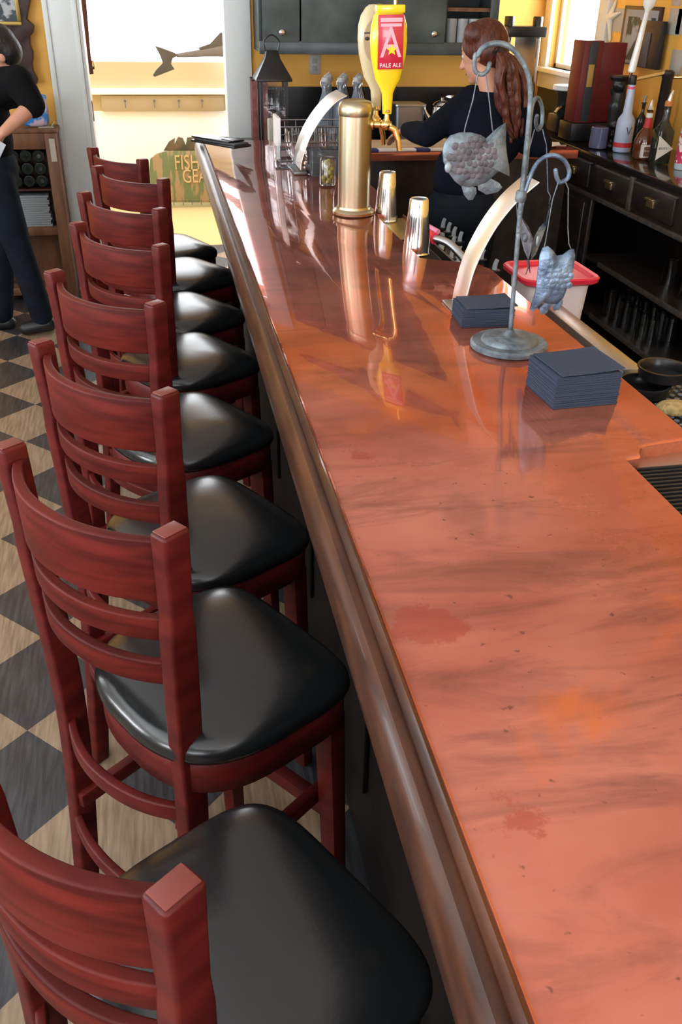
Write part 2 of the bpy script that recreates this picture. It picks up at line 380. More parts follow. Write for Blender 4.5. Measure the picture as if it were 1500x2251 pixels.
flat_from([(341, 101), (352, 104), (384, 116), (392, 122), (380, 128), (376, 140), (384, 152), (340, 169), (336, 165), (342, 155), (358, 138), (352, 122)], YF, .016, 'tail_fin', fm, fs, loc=C0)
flat_from([(436, 105), (462, 96), (484, 72), (500, 70), (520, 110), (440, 110)], YF, .014, 'dorsal_fin', fm, fs, loc=C0)
MB().tube([(.1, 0, .02), (.1, 0, 1.0)], .003, 6).tube([(.35, 0, .02), (.35, 0, 1.0)], .003, 6).build('hanging_wire', dsteel, fs)
struct(bx((-1.5, YF-.05, C0.z+1.0), (2.5, YF+.05, C0.z+1.1), 'trim_porch_beam', white_o))
# fishing gear sign
camo = mat('camouflage_paint', (.13, .17, .08), .7, c2=(.30, .22, .13), scale=7, stretch=(2.5, 1, .6), lo=.48, hi=.54)
YG = 8.75
sp_ = [onY(x, y, YG) for x, y in ((330, 445), (326, 420), (330, 350), (345, 338), (365, 333), (372, 332), (505, 332), (520, 345), (525, 445))]
c0 = onY(430, 446, YG); c0.z = 0.0
sg = thing('fishing_gear_sign', 'green camouflage wooden sign lettered FISHING GEAR, outside past the bar end', 'sign', c0)
MB().prism([(p.x-c0.x, p.z-c0.z) for p in sp_], .03, frame_m((0, 0.03, 0), (1, 0, 0), (0, 0, 1))).build('board', camo, sg, bevel=.003)
cp = [onY(x, y, YG) for x, y in ((360, 332), (372, 312), (385, 304), (384, 318), (392, 302), (402, 304), (409, 320), (412, 303), (440, 302), (500, 304), (505, 332))]
MB().prism([(p.x-c0.x, p.z-c0.z) for p in cp], .02, frame_m((0, 0.035, 0), (1, 0, 0), (0, 0, 1))).build('crest', mat('dark_camo', (.045, .05, .03), .7, c2=(.12, .09, .05), scale=8), sg, bevel=.002)
lm = mat('cream_lettering', (.48, .38, .22), .6)
p1 = onY(430, 358, YG)-c0; p2 = onY(438, 388, YG)-c0
text('lettering', 'FISHING', .18, lm, sg, FACE((p1.x+.03, -.004, p1.z)), .004, .68)
text('lettering', 'GEAR', .17, lm, sg, FACE((p2.x-.005, -.004, p2.z)), .004, .7)
for q in range(6): MB().lathe([(.004, 0), (.004, .05)], (-.2+q*.085, -.004, .02), 8).build('hook', dsteel, sg)
cb = [onY(x, 0, YW+.22) for x in (180,)]
# brown hanging strip by the door jamb
bm_ = MB().strip([onY(182, -10, 6.5), onY(188, 60, 6.5), onY(193, 120, 6.5), onY(200, 163, 6.5)], .035, .02, (1, 0, .1))
o = bm_.build('hanging_strap', mat('brown_strap', (.06, .018, .012), .5), bevel=.003); tag(o, 'dark brown strap hanging at the left edge of the open doorway', 'strap')
MB().lathe([(.014, 0), (.018, .02), (.01, .05)], onY(205, 152, 6.52), 12).build('tassel', gold, o)

# ================================================================= BAR COUNTER
bar = thing('bar_counter', 'long bar counter with lacquered copper top and dark wooden arm rail', 'bar counter', (0, 0, 0))
ZB = 1.07
out = [(.245, -1.4), (.978, -1.4), (.806, -.2), (.806, 1.30), (.803, 1.335), (.835, 1.336), (.845, 1.375), (.90, 1.388), (.98, 1.40)]
out = [(.245, -1.4), (.98, -1.4), (.98, -.6), (.804, -.6), (.804, 1.335), (.838, 1.338), (.842, 1.352), (.852, 1.372), (.87, 1.383), (.98, 1.398),
       (.98, 2.60), (.955, 2.66), (.90, 2.695), (.797, 2.75), (.79, 3.43), (.80, 3.47), (.90, 3.5), (.90, 4.80), (2.24, 4.80), (2.24, 5.0), (2.24, 5.28), (.245, 5.28)]
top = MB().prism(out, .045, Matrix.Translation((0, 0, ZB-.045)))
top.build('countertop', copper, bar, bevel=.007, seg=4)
# arm rail profile swept along Y
prof = [(.262, 1.066), (.262, 1.080), (.255, 1.084), (.248, 1.078), (.243, 1.070), (.236, 1.072), (.222, 1.072), (.208, 1.064), (.198, 1.050), (.193, 1.030), (.195, 1.012), (.204, 1.0), (.222, .995), (.228, .985), (.225, .97), (.232, .955), (.27, .95), (.27, 1.024), (.262, 1.024)]
KX = lambda x: .197+(x-.193)*.68 if x < .275 else x
MB().ring_skin([[Vector((KX(x), y, z)) for x, z in prof] for y in [-1.4+i*.167*1 for i in range(41)]]).build('arm_rail', rail_m, bar, angle=35)
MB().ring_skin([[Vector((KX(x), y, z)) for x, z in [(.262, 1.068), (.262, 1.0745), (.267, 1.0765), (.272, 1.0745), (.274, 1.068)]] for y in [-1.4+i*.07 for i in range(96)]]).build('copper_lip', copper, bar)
die_m = mat('black_bar_front', (0.006, 0.005, 0.005), 0.6, spec=.2)
MB().box((.345, -1.4, 0), (.74, 5.2, ZB-.045)).box((.24, -1.4, .95), (.345, 5.25, ZB-.045)).build('front_panel', die_m, bar)
fp = MB()
for i in range(8): fp.box((.332, -.9+i*.75, .25), (.345, -.25+i*.75, .9))
fp.build('raised_panel', die_m, bar, bevel=.006)
for y in (.75, 1.35, 1.95, 2.55, 3.15):
    k = MB().tube(spline([(.30, y, .945), (.29, y, .92), (.275, y, .90), (.262, y, .905), (.258, y, .925)], 4), .0035, 8)
    k.ball((.258, y, .927), .007, 10).build('bag_hook', gold, bar)
MB().box((.9, 4.83, .3), (2.2, 4.87, ZB-.045)).box((.74, 3.5, 0), (.88, 4.83, ZB-.05)).build('return_apron', black_wood, bar)
# lower trays of the two service notches
o = bx((.803, -.55, 1.030), (1.2, 1.42, 1.040), 'service_tray', bsteel, bar)
o = bx((.79, 2.76, 1.02), (.885, 3.46, 1.034), 'service_tray', bsteel, bar)
def bar_mat(name, label, x0, y0, x1, y1, z, n):
    t = thing(name, label, 'bar mat', (x0, y0, z))
    bx((0, 0, 0), (x1-x0, y1-y0, .004), 'mat_base', rubber, t)
    r = MB()
    for i in range(n):
        y = .006+(y1-y0-.012)*(i+.5)/n; r.box((.004, y-.0026, .004), (x1-x0-.004, y+.0026, .010))
    r.build('ribs', rubber, t)
    r = MB().box((0, 0, .004), (x1-x0, .005, .012)).box((0, y1-y0-.005, .004), (x1-x0, y1-y0, .012)).box((0, .005, .004), (.004, y1-y0-.005, .012)).box((x1-x0-.004, .005, .004), (x1-x0, y1-y0-.005, .012))
    r.build('rim', rubber, t); return t
bar_mat('rubber_bar_mat', 'black ribbed rubber bar mat in the near service notch at right', .812, .2, 1.18, 1.325, 1.0405, 84)
bar_mat('rubber_bar_mat', 'black ribbed rubber bar mat under the front cocktail shaker', .797, 2.79, .883, 3.08, 1.0345, 22)
tr = thing('drip_tray', 'olive brass drip tray behind the front cocktail shaker', 'drip tray', (.80, 3.1, 1.0345))
MB().box((0, 0, 0), (.115, .34, .006)).build('plate', mat('olive_brass', (.42, .34, .13), .3, .8), tr, bevel=.002)
MB().box((0, 0, .006), (.004, .34, .02)).box((.111, 0, .006), (.115, .34, .02)).build('rim', brass, tr)

# ================================================================= BAR STOOLS
def make_stool():
    t = thing('bar_stool', '', 'bar stool')
    HW = .168; HT = .192                                    # half distance between posts
    def curve_rail(z0, z1, bow, dx0, dx1, th, name, m, xb=0.0, crown=0.0):
        b = MB(); rings = []; n = 22
        for i in range(n+1):
            u = -1+2*i/n; y = u*(HW-.012+(HT-HW)*max(0, z0-.7)/.45); off = -bow*(1-abs(u)**2.2)
            zt = z1+crown*(1-u*u)
            rings.append([Vector((xb+off+dx0-th/2, y, z0)), Vector((xb+off+dx0+th/2, y, z0)), Vector((xb+off+dx1+th/2, y, zt)), Vector((xb+off+dx1-th/2, y, zt))])
        return b.ring_skin(rings).build(name, m, t, bevel=.004, seg=3)
    px_ = lambda z: -.012*max(0, (z-.62)/.55)**1.2 if z > .62 else -.05*((.62-z)/.62)**1.5
    hw_ = lambda z: HW+(HT-HW)*max(0, z-.7)/.45
    for sgn in (-1, 1):
        rings = []
        for i in range(25):
            z = 1.15*i/24; x = px_(z); a = .021+.004*math.sin(min(1, z/.75)*PI*.6); c = .0165
            if z > 1.0: a = .021+.002*(z-1)/.15
            rings.append([Vector((x+a*q, hw_(z)*sgn+c*r, z)) for q, r in ((-1, -1), (1, -1), (1, 1), (-1, 1))])
        MB().ring_skin(rings).build('back_post', mahog, t, bevel=.006, seg=3)
        x = px_(1.15)
        MB().box((x-.019, HT*sgn-.013, 1.1495), (x+.019, HT*sgn+.013, 1.1515)).build('post_cap', mat('worn_mahogany', (.15, .03, .022), .45), t, bevel=.003)
    crest = curve_rail(1.02, 1.128, .062, px_(1.02), px_(1.12), .02, 'crest_rail', mahog_l, crown=0)
    curve_rail(.945, .988, .058, px_(.945), px_(.988), .018, 'back_slat', mahog_l)
    curve_rail(.855, .90, .054, px_(.855), px_(.90), .018, 'back_slat', mahog_l)
    # seat outline (superellipse-like D, x forward)
    def outline(s=1.0, inset=0.0, n=56):
        o = []
        for k in range(n):
            a = 2*PI*k/n; c, q = math.cos(a), math.sin(a)
            ex = .36 if c > 0 else .8
            x = (.192-inset)*math.copysign(abs(c)**ex, c)
            yw = .202-inset
            y = yw*math.copysign(abs(q)**(.42 if c > 0 else .75), q)
            o.append((.155+x*.990+y*.139, -.066+y*.990-x*.139))
        return o
    def slab(levels, name, m, bev=0):
        rings = [[Vector((x, y, z)) for x, y in outline(inset=i)] for z, i in levels]
        b = MB(); b.ring_skin(rings, caps=True); return b.build(name, m, t, angle=60)
    slab([(.700, .012), (.704, .003), (.715, 0), (.728, .002), (.737, .008), (.745, .022), (.752, .05), (.758, .09), (.761, .13), (.762, .17)], 'seat_cushion', leather)
    slab([(.632, .012), (.635, .008), (.697, .008), (.700, .012)], 'seat_apron', mahog)
    for sgn in (-1, 1):
        rings = []
        for i in range(9):
            z = .64*i/8; a = .017+.004*z/.64; x = .30+.02*(1-z/.64)+sgn*.02; y = -.066+sgn*(.165+.01*(1-z/.64))
            rings.append([Vector((x+a*q, y+a*r, z)) for q, r in ((-1, -1), (1, -1), (1, 1), (-1, 1))])
        MB().ring_skin(rings).build('front_leg', mahog, t, bevel=.004)
        MB().box((-.03, -.02+sgn*.168-.011, .36), (.315, -.02+sgn*.168+.011, .395)).build('side_stretcher', mahog, t, bevel=.004)
    curve_rail(.545, .58, .045, -.01, -.01, .018, 'back_rung', mahog)
    curve_rail(.30, .335, .03, -.035, -.035, .018, 'back_rung', mahog)
    MB().box((.305, -.225, .30), (.335, .11, .335)).build('foot_rest', mahog, t, bevel=.004)
    return t
stool = make_stool()
stool.scale = (1.02, 1.035, 1.012)
spots = [(-.150, .655, 38), (-.143, 1.222, 39), (-.140, 1.710, 39), (-.155, 2.247, 40), (-.132, 2.79, 39), (-.134, 3.27, 41), (-.112, 3.80, 41), (-.172, 4.27, 34)]
who = ['nearest mahogany bar stool, its back cut off by the left edge', 'second mahogany bar stool from the camera with a light grain swirl on its top rail',
       'third mahogany bar stool from the camera along the copper bar', 'fourth mahogany bar stool from the camera along the copper bar',
       'fifth mahogany bar stool from the camera along the copper bar', 'sixth mahogany bar stool, third from the doorway end',
       'seventh mahogany bar stool, second from the doorway end', 'farthest mahogany bar stool, beside the fishing gear sign']
STOOLS = []
for i, ((x, y, a), l) in enumerate(zip(spots, who)):
    # posts' midpoint given at the top of the back; local +x is the facing direction
    rz = math.radians(90-a-8)-math.radians(0)
    rz = math.radians(a)
    if i == 0:
        stool.location = (x, y, 0); stool.rotation_euler = (0, 0, rz); stool['label'] = l; stool['group'] = 'bar stools along the counter'; o = stool
    else: o = dup(stool, (x, y, 0), rz, l, 'bar stools along the counter')
    STOOLS.append(o)

# ================================================================= THINGS ON THE BAR
# draft tower
TX, TY = .708, 3.40
tw = thing('beer_tower', 'brass cylinder draft beer tower standing on the copper bar', 'beer tower', (TX, TY, ZB))
MB().lathe([(.070, 0), (.078, .003), (.079, .012), (.074, .018), (.066, .022), (.064, .03)], (0, 0, 0), 40).build('base_flange', brass, tw)
MB().lathe([(.060, .022), (.060, .345)], (0, 0, 0), 48).build('column', brass, tw)
MB().lathe([(.0615, .342), (.0635, .348), (.0635, .368), (.061, .380), (.052, .390), (.03, .396), (.001, .398)], (0, 0, 0), 48).build('cap', brass, tw)
def faucet(dx, dy, lab):
    """faucet leaving the column in direction (dx,dy)"""
    b = Vector((dx, dy, 0)).normalized(); z = .315
    f = MB().lathe([(.018, 0), (.018, .01), (.012, .014), (.012, .035), (.017, .04), (.017, .055), (.012, .06), (.012, .075)], b*.056+Vector((0, 0, z)), 18, b)
    e = b*.112+Vector((0, 0, z)); f.ball(e, .019, 16)
    f.tube([e, e+b*.03+Vector((0, 0, -.015)), e+b*.045+Vector((0, 0, -.05)), e+b*.05+Vector((0, 0, -.085))], [.012, .012, .010, .009], 14)
    f.lathe([(.012, 0), (.015, .01), (.010, .02), (.009, .035), (.016, .042), (.016, .05), (.011, .055)], e, 16)
    f.build('faucet', gold, tw)
    return e+Vector((0, 0, .055))
e1 = faucet(1, -.35, '')
e2 = faucet(1, .75, '')
def handle(e, m, name, lean, h0=.05, w=.045, th=.022):
    R = Matrix.Translation(e) @ Matrix.Rotation(lean[0], 4, 'Y') @ Matrix.Rotation(lean[1], 4, 'X') @ Matrix.Diagonal((1, 1, .89, 1))
    b = MB(); rings = []
    prof = [(-.02, .016, .014), (.055, .020, .016), (.075, .028, .018), (.105, .045, .022), (.14, .052, .026), (.19, .062, .029), (.24, .065, .03), (.29, .062, .029), (.325, .052, .025), (.35, .036, .02), (.36, .022, .014)]
    for z, a, c in prof:
        rings.append([R @ Vector((a*math.copysign(abs(math.cos(t))**.7, math.cos(t)), c*math.copysign(abs(math.sin(t))**.7, math.sin(t)), z)) for t in [2*PI*k/24 for k in range(24)]])
    return b.ring_skin(rings).build(name, m, tw, angle=60), R
h1, R1 = handle(e1+Vector((.0, 0, .0)), yellow_pl, 'tap_handle', (-.03, .04))
h1['label'] = 'yellow tap handle with red ale panel'
pan = mat('red_panel', (.55, .02, .05), .25, coat=.5); pnk = mat('pink_print', (.78, .42, .5), .4); wht = mat('white_print', (.85, .8, .8), .4)
MB().box((-.044, -.036, .145), (.044, -.022, .330)).build('label_panel', pan, h1, bevel=.001).data.transform(R1)
MB().box((-.048, -.034, .335), (.048, .015, .362)).build('top_block', yellow_pl, h1, bevel=.003).data.transform(R1)
MB().tube([(.02, -.005, .36), (.02, -.005, .44)], .006, 10).build('finial', gold, h1).data.transform(R1)
text('lettering', 'PALE ALE', .021, wht, h1, R1 @ FACE((0, -.0365, .158)), .0006, .9)
text('lettering', 'A', .15, pnk, h1, R1 @ FACE((0, -.0365, .232)), .0006, .75)
bb = MB().box((-.038, -.0372, .306), (.038, -.036, .320)).box((-.036, -.0372, .291), (.036, -.036, .301)); bb.build('print_bar', pnk, h1).data.transform(R1)
st = []
for k in range(10):
    a = PI/2+k*PI/5; r = .016 if k % 2 == 0 else .007; st.append((.003+1.3*r*math.cos(a), .212+1.3*r*math.sin(a)))
MB().prism(st, .0015, R1 @ frame_m((0, -.0375, 0), (1, 0, 0), (0, 0, 1))).build('star', yellow_pl, h1)
h2, R2 = handle(e2, cream_pl, 'tap_handle', (-.05, .02))
h2['label'] = 'cream tap handle behind the yellow one'
MB().ring_skin([[R2 @ Vector((.052*math.cos(t)*s, -.028-.003*k, .235+.085*math.sin(t)*s)) for t in [2*PI*i/24 for i in range(24)]] for k, s in ((0, 1), (1, .96))]).build('portrait_medallion', mat('tan_print', (.5, .38, .25), .5), h2)
MB().box((-.048, -.0322, .262), (-.028, -.0305, .267)).ball((-.038, -.0312, .245), (.009, .002, .007), 10).build('eye_print', mat('dark_print', (.05, .04, .06), .5), h2).data.transform(R2)
# shakers
def shaker(loc, label, rz=0):
    t = thing('cocktail_shaker', label, 'cocktail shaker', loc, rz, 'steel shaker cups by the tower')
    MB().lathe([(.045, 0), (.0465, .002), (.0455, .006), (.045, .01), (.042, .05), (.036, .12), (.0315, .172), (.029, .176), (.0275, .177), (.026, .1745), (.001, .1740)], (0, 0, 0), 40).build('cup', steel, t, angle=50)
    return t
shaker((.822, 2.90, 1.046), 'steel shaker cup upside down on the rubber mat, nearer of the two')
shaker((.838, 3.41, 1.041), 'steel shaker cup upside down just right of the brass tower')
# curved service rails
def arc_strip(px_pts, Y0, w, th, name, label, m, x0):
    pts = []
    for (x, y, Y) in px_pts: pts.append(onY(x, y, Y))
    b = MB().strip(spline([p-pts[0] for p in pts], 6), w, th, (0, -1, 0))
    t = thing(name, label, 'service rail', pts[0])
    b.build('curved_strip', m, t, bevel=.002)
    return t, pts
mirror = mat('mirror_chrome', (.97, .97, .97), .42, 1.0)
Y2 = 2.24
a2 = [(1008, 676, Y2), (1013, 645, Y2), (1033, 575, Y2), (1071, 500, Y2), (1118, 438, Y2), (1170, 392, Y2)]
t, pts = arc_strip(a2, 2.18, .105, .004, 'curved_service_rail', 'polished curved metal rail strip rising behind the middle navy napkins', mat('mirror_champagne', (.96, .94, .88), .36, 1.0), .75)
MB().box((-.03, -.055, 0), (.03, .055, .006), ).build('foot_plate', bsteel, t, bevel=.002).location = (0, 0, -(pts[0].z-ZB)+.0005)
Y1 = 4.32
a1 = [(653, 364, Y1), (655, 345, Y1), (672, 295, Y1), (699, 250, Y1), (728, 218, Y1), (752, 204, Y1)]
t, pts = arc_strip(a1, 4.35, .25, .004, 'curved_service_rail', 'white-gleaming curved metal rail strip left of the brass tower', mirror, .6)
MB().box((-.03, -.12, 0), (.03, .12, .014), ).build('foot_plate', dsteel, t, bevel=.003).location = (0, 0, -(pts[0].z-ZB)+.0005)
# napkin stacks
def napkins(label, c, w, d, h, rz, n, fold=True):
    t = thing('napkin_stack', label, 'napkin stack', c, rz, 'navy cocktail napkin stacks')
    b = MB(); z = 0; dz = h/n
    for i in range(n):
        j = random.uniform(-.0012, .0012); k = random.uniform(-.0012, .0012)
        b.box((-w/2+j, -d/2+k, z), (w/2+j, d/2+k, z+dz*.72)); z += dz
    b.build('napkins', napkin_m, t, smooth=False)
    rings = []
    for i in range(9):
        u = i/8; x = -w/2+.008+w*u*.99; zz = z+.0015+.004*(u**3)
        rings.append([Vector((x, -d/2+.004, zz)), Vector((x, d/2-.002, zz+.001)), Vector((x, d/2-.002, zz+.003)), Vector((x, -d/2+.004, zz+.002))])
    MB().ring_skin(rings).build('top_napkin', napkin_m, t, smooth=False).rotation_euler = (0, 0, .05)
    return t
napkins('thick navy paper napkin stack at the right edge of the bar, nearer of two', (.822, 1.632, ZB+.001), .145, .135, .068, math.radians(3), 34)
napkins('smaller navy paper napkin stack behind the display stand pole', (.790, 2.125, ZB+.001), .135, .11, .045, math.radians(-4), 24)
# display stand + tin fish
SX, SY = .790, 1.925
SP = lambda x, y, Y=SY: onY(x, y, Y)
O = Vector((SX, SY, ZB))
stn = thing('fish_display_stand', 'wrought metal stand with round base and hooked arms on the bar', 'display stand', O)
MB().lathe([(.088, 0), (.093, .004), (.093, .012), (.088, .017), (.068, .018), (.066, .024), (.060, .028), (.02, .030), (.012, .036), (.0075, .045)], (0, 0, 0), 48).build('base', tin, stn)
def loc_(pts, off=O): return [Vector(p)-off for p in pts]
poleT = SP(1152, 400)
pole = [O+Vector((0, 0, .03)), SP(1133, 600), SP(1148, 420), SP(1163, 270), SP(1166, 190), SP(1152, 140), SP(1125, 106), SP(1095, 95), SP(1065, 103), SP(1050, 122)]
MB().tube(loc_(spline(pole, 8)), .0055, 12, round_ends=True).build('pole', tin, stn)
hook = [SP(1046, 120), SP(1043, 140), SP(1047, 158), SP(1060, 164), SP(1072, 155), SP(1077, 140)]
MB().tube(loc_(spline(hook, 6)), .0045, 10, round_ends=True).build('hook', tin, stn)
armR = [SP(1143, 480), SP(1150, 440), SP(1165, 390), SP(1185, 355), SP(1212, 341), SP(1238, 350), SP(1251, 372), SP(1250, 390), SP(1240, 398), SP(1230, 400), SP(1224, 388), SP(1222, 374)]
MB().tube(loc_(spline(armR, 6)), .0048, 12, round_ends=True).build('side_arm', tin_bl, stn)
YB = SY+.10
armB = [SP(1146, 430), SP(1156, 380, SY+.02), SP(1163, 300, SY+.05), SP(1170, 235, SY+.08), SP(1182, 215, YB), SP(1192, 235, YB+.01), SP(1192, 270, YB+.01), SP(1184, 285, YB), SP(1179, 270, YB-.01), SP(1181, 255, YB-.02)]
MB().tube(loc_(spline(armB, 6)), .0045, 10, round_ends=True).build('rear_arm', tin, stn)
MB().lathe([(.010, -.012), (.012, -.008), (.012, .008), (.010, .012)], poleT-O+Vector((-.003, 0, -.03)), 16).build('collar', tin, stn)
def scales(b, outl_fn, c, w, h, n, M, th, r=.010):
    for i in range(n):
        u = random.uniform(-.8, .8); v = random.uniform(-.8, .8)
        if u*u+v*v > .7: continue
        p = M @ Vector((c[0]+u*w, c[1]+v*h, 0))
        b.ball(p, (r, .0025, r*.8), 10)
# fish 1 : big side-on fish, nose left
def tin_fish(name, label, px_pts, Y, m, wires, eye=None, th=.012, bulge=None, fins=()):
    cpt = SP(sum(p[0] for p in px_pts)/len(px_pts), sum(p[1] for p in px_pts)/len(px_pts), Y)
    t = thing(name, label, 'tin fish', cpt, 0, 'tin fish hanging on the display stand')
    # double skinned body: two shells bulging from the outline
    P = [SP(x, y, Y)-cpt for x, y in px_pts]
    b = MB(); lev = [(1, 0), (.93, .45), (.8, .75), (.6, .92), (.35, 1.0), (.08, 1.03)]
    cc = Vector((0, 0, 0)) if bulge is None else SP(*bulge, Y)-cpt
    for sg in (-1, 1):
        b.ring_skin([[cc+(p-cc)*s+Vector((0, sg*(.0015+th*d), 0)) for p in P] for s, d in lev], caps=True)
    body = b.build('body', m, t, angle=70)
    for fx in fins:
        f = flat_from(fx, Y, .003, 'fin', m, t, .001, loc=cpt)
    if eye:
        e = SP(*eye, Y)-cpt
        MB().ball(e+Vector((0, -.010, 0)), (.008, .005, .011), 12).build('eye', mat('light_tin', (.26, .30, .33), .5, .4), t)
    for wpts in wires:
        MB().tube([SP(x, y, Y)-cpt for x, y in wpts], .0013, 8).build('hanging_wire', tin, t)
    if bulge:
        b = MB(); row = 0
        import itertools
        for i, j in itertools.product(range(-6, 7), range(-5, 6)):
            q = cc+Vector((i*.0125+(j % 2)*.006, 0, j*.012))
            rr = (i/6.3)**2+(j/5.3)**2
            if rr > (.42 if eye else .16): continue
            b.ball(q+Vector((random.uniform(-.002, .002), -(.0004+th*(1.03-rr*.32)), random.uniform(-.002, .002))), (.0088, .0020, .0080), 10)
        b.build('embossed_scales', tin_br if eye else m, t)
    return t
f1 = [(973, 330), (978, 312), (990, 298), (1012, 291), (1035, 291), (1056, 296), (1066, 302), (1063, 312), (1068, 318), (1078, 316), (1092, 296), (1104, 275), (1112, 270), (1113, 285), (1112, 310), (1114, 335), (1119, 365), (1121, 388), (1112, 380), (1104, 374), (1092, 380), (1082, 390), (1070, 400), (1050, 408), (1030, 412), (1012, 408), (1000, 398), (985, 378), (975, 355)]
tin_fish('tin_fish', 'large grey tin fish hanging nose left in front of the bartender', f1, SY-.01, tin, [[(1051, 163), (1040, 220), (1023, 280), (1020, 300)], [(1069, 163), (1077, 230), (1083, 285), (1090, 298)]],
         eye=(983, 366), bulge=(1035, 345), fins=[[(1012, 400), (1030, 408), (1047, 412), (1048, 425), (1040, 439), (1030, 440), (1020, 428)], [(1050, 406), (1080, 392), (1098, 402), (1105, 412), (1095, 422), (1070, 428), (1052, 418)]])
# fish 4 : lower right, bluish
f4 = [(1187, 560), (1193, 545), (1205, 541), (1216, 550), (1224, 562), (1238, 560), (1250, 550), (1262, 547), (1265, 562), (1261, 590), (1250, 625), (1238, 655), (1225, 668), (1205, 668), (1190, 662), (1172, 684), (1166, 680), (1178, 640), (1182, 600)]
tin_fish('tin_fish', 'bluish tin fish hanging lowest at the right, in front of the red lidded tub', f4, SY-.03, tin_bl, [[(1228, 400), (1215, 440), (1200, 530), (1196, 548)], [(1243, 398), (1250, 415), (1249, 500), (1251, 535), (1256, 548)]],
         bulge=(1220, 615), fins=[[(1186, 678), (1205, 660), (1212, 672), (1202, 688), (1188, 692)], [(1214, 672), (1236, 652), (1238, 668), (1228, 682), (1218, 683)]])
# fish 3 : seen nose on, folded like a V with an eye on each side
cpt = SP(1172, 520, YB)
t = thing('tin_fish', 'narrow folded tin fish seen head on behind the stand pole', 'tin fish', cpt, 0, 'tin fish hanging on the display stand')
def fold(pxs, Ys, m, nm):
    b = MB(); pts = [onY(x, y, Yq)-cpt for (x, y), Yq in zip(pxs, Ys)]
    vs = [b.b.verts.new(p) for p in pts]; v2 = [b.b.verts.new(p+Vector((.002, .003, 0))) for p in pts]
    b.b.faces.new(vs); b.b.faces.new(v2[::-1])
    for i in range(len(vs)): j = (i+1) % len(vs); b.b.faces.new((vs[i], vs[j], v2[j], v2[i]))
    return b.build(nm, m, t, bevel=.0008)
fold([(1135, 452), (1142, 470), (1162, 500), (1172, 524), (1168, 550), (1162, 572), (1152, 550), (1142, 510), (1137, 480)], [YB+.04, YB+.03, YB, YB-.04, YB-.05, YB-.05, YB-.02, YB, YB+.03], tin_br, 'left_flank')
fold([(1210, 448), (1205, 478), (1200, 500), (1190, 530), (1178, 560), (1167, 573), (1169, 550), (1173, 524), (1186, 500), (1200, 486)], [YB+.04, YB+.03, YB, YB-.02, YB-.04, YB-.05, YB-.05, YB-.04, YB, YB+.03], tin_bl, 'right_flank')
MB().ball(onY(1156, 524, YB-.035)-cpt, (.006, .004, .010), 10).build('eye', tin, t); MB().ball(onY(1182, 530, YB-.04)-cpt, (.004, .003, .012), 10).build('eye', MATS['light_tin'], t)
MB().tube([onY(1193, 284, YB)-cpt, onY(1202, 320, YB)-cpt, onY(1205, 420, YB)-cpt, onY(1211, 432, YB)-cpt, onY(1208, 448, YB+.03)-cpt], .0013, 8).build('hanging_wire', tin_bl, t)
MB().tube([onY(1176, 284, YB)-cpt, onY(1166, 320, YB)-cpt, onY(1140, 430, YB)-cpt, onY(1136, 452, YB+.03)-cpt], .0013, 8).build('hanging_wire', tin, t)
MB().tube([onY(1160, 572, YB-.05)-cpt, onY(1163, 585, YB-.05)-cpt, onY(1156, 604, YB-.05)-cpt], [.003, .002, .001], 8).tube([onY(1162, 572, YB-.05)-cpt, onY(1166, 600, YB-.05)-cpt], [.003, .001], 8).build('tail_fin', tin_br, t)
# black tablet / menu at far end
mt = thing('menu_folder', 'black menu folder lying at the far end of the bar rail', 'menu folder', (.325, 5.03, ZB+.016), math.radians(-52))
bx((-.17, -.06, 0), (.17, .06, .012), 'cover', black_pl, mt, .003)
bx((-.155, -.05, .012), (.16, .05, .022), 'pages', mat('dark_grey_pages', (.05, .055, .065), .4), mt, .002)
bx((-.17, -.055, .022), (.12, .06, .030), 'upper_cover', black_pl, mt, .003)
bx((.04, -.03, .030), (.13, .03, .034), 'clip', dsteel, mt, .001)

# ---- caddy cluster left of the tower
def open_box(name, label, cat, c, w, d, h, th, m, rz=0, group=None):
    t = thing(name, label, cat, c, rz, group)
    b = MB().box((-w/2, -d/2, 0), (w/2, d/2, th)).box((-w/2, -d/2, th), (-w/2+th, d/2, h)).box((w/2-th, -d/2, th), (w/2, d/2, h)).box((-w/2+th, -d/2, th), (w/2-th, -d/2+th, h)).box((-w/2+th, d/2-th, th), (w/2-th, d/2, h))
    b.build('tray', m, t, bevel=.001); return t
q = onz(632, 372, ZB)
open_box('acrylic_holder', 'clear acrylic holder left of the white curved rail strip', 'holder', (.58, 4.42, ZB+.001), .09, .10, .10, .003, acrylic)
t = open_box('condiment_box', 'black and clear condiment box behind the foot of the curved rail', 'condiment box', (.74, 4.22, ZB+.001), .15, .12, .11, .003, mat('smoked_acrylic', (.25, .28, .32), .05, trans=.8, ior=1.2), .1)
bx((-.07, -.055, .004), (.0, .055, .06), 'insert', black_pl, t, .004)
bx((.01, -.05, .004), (.065, .05, .07), 'insert', dsteel, t, .004)
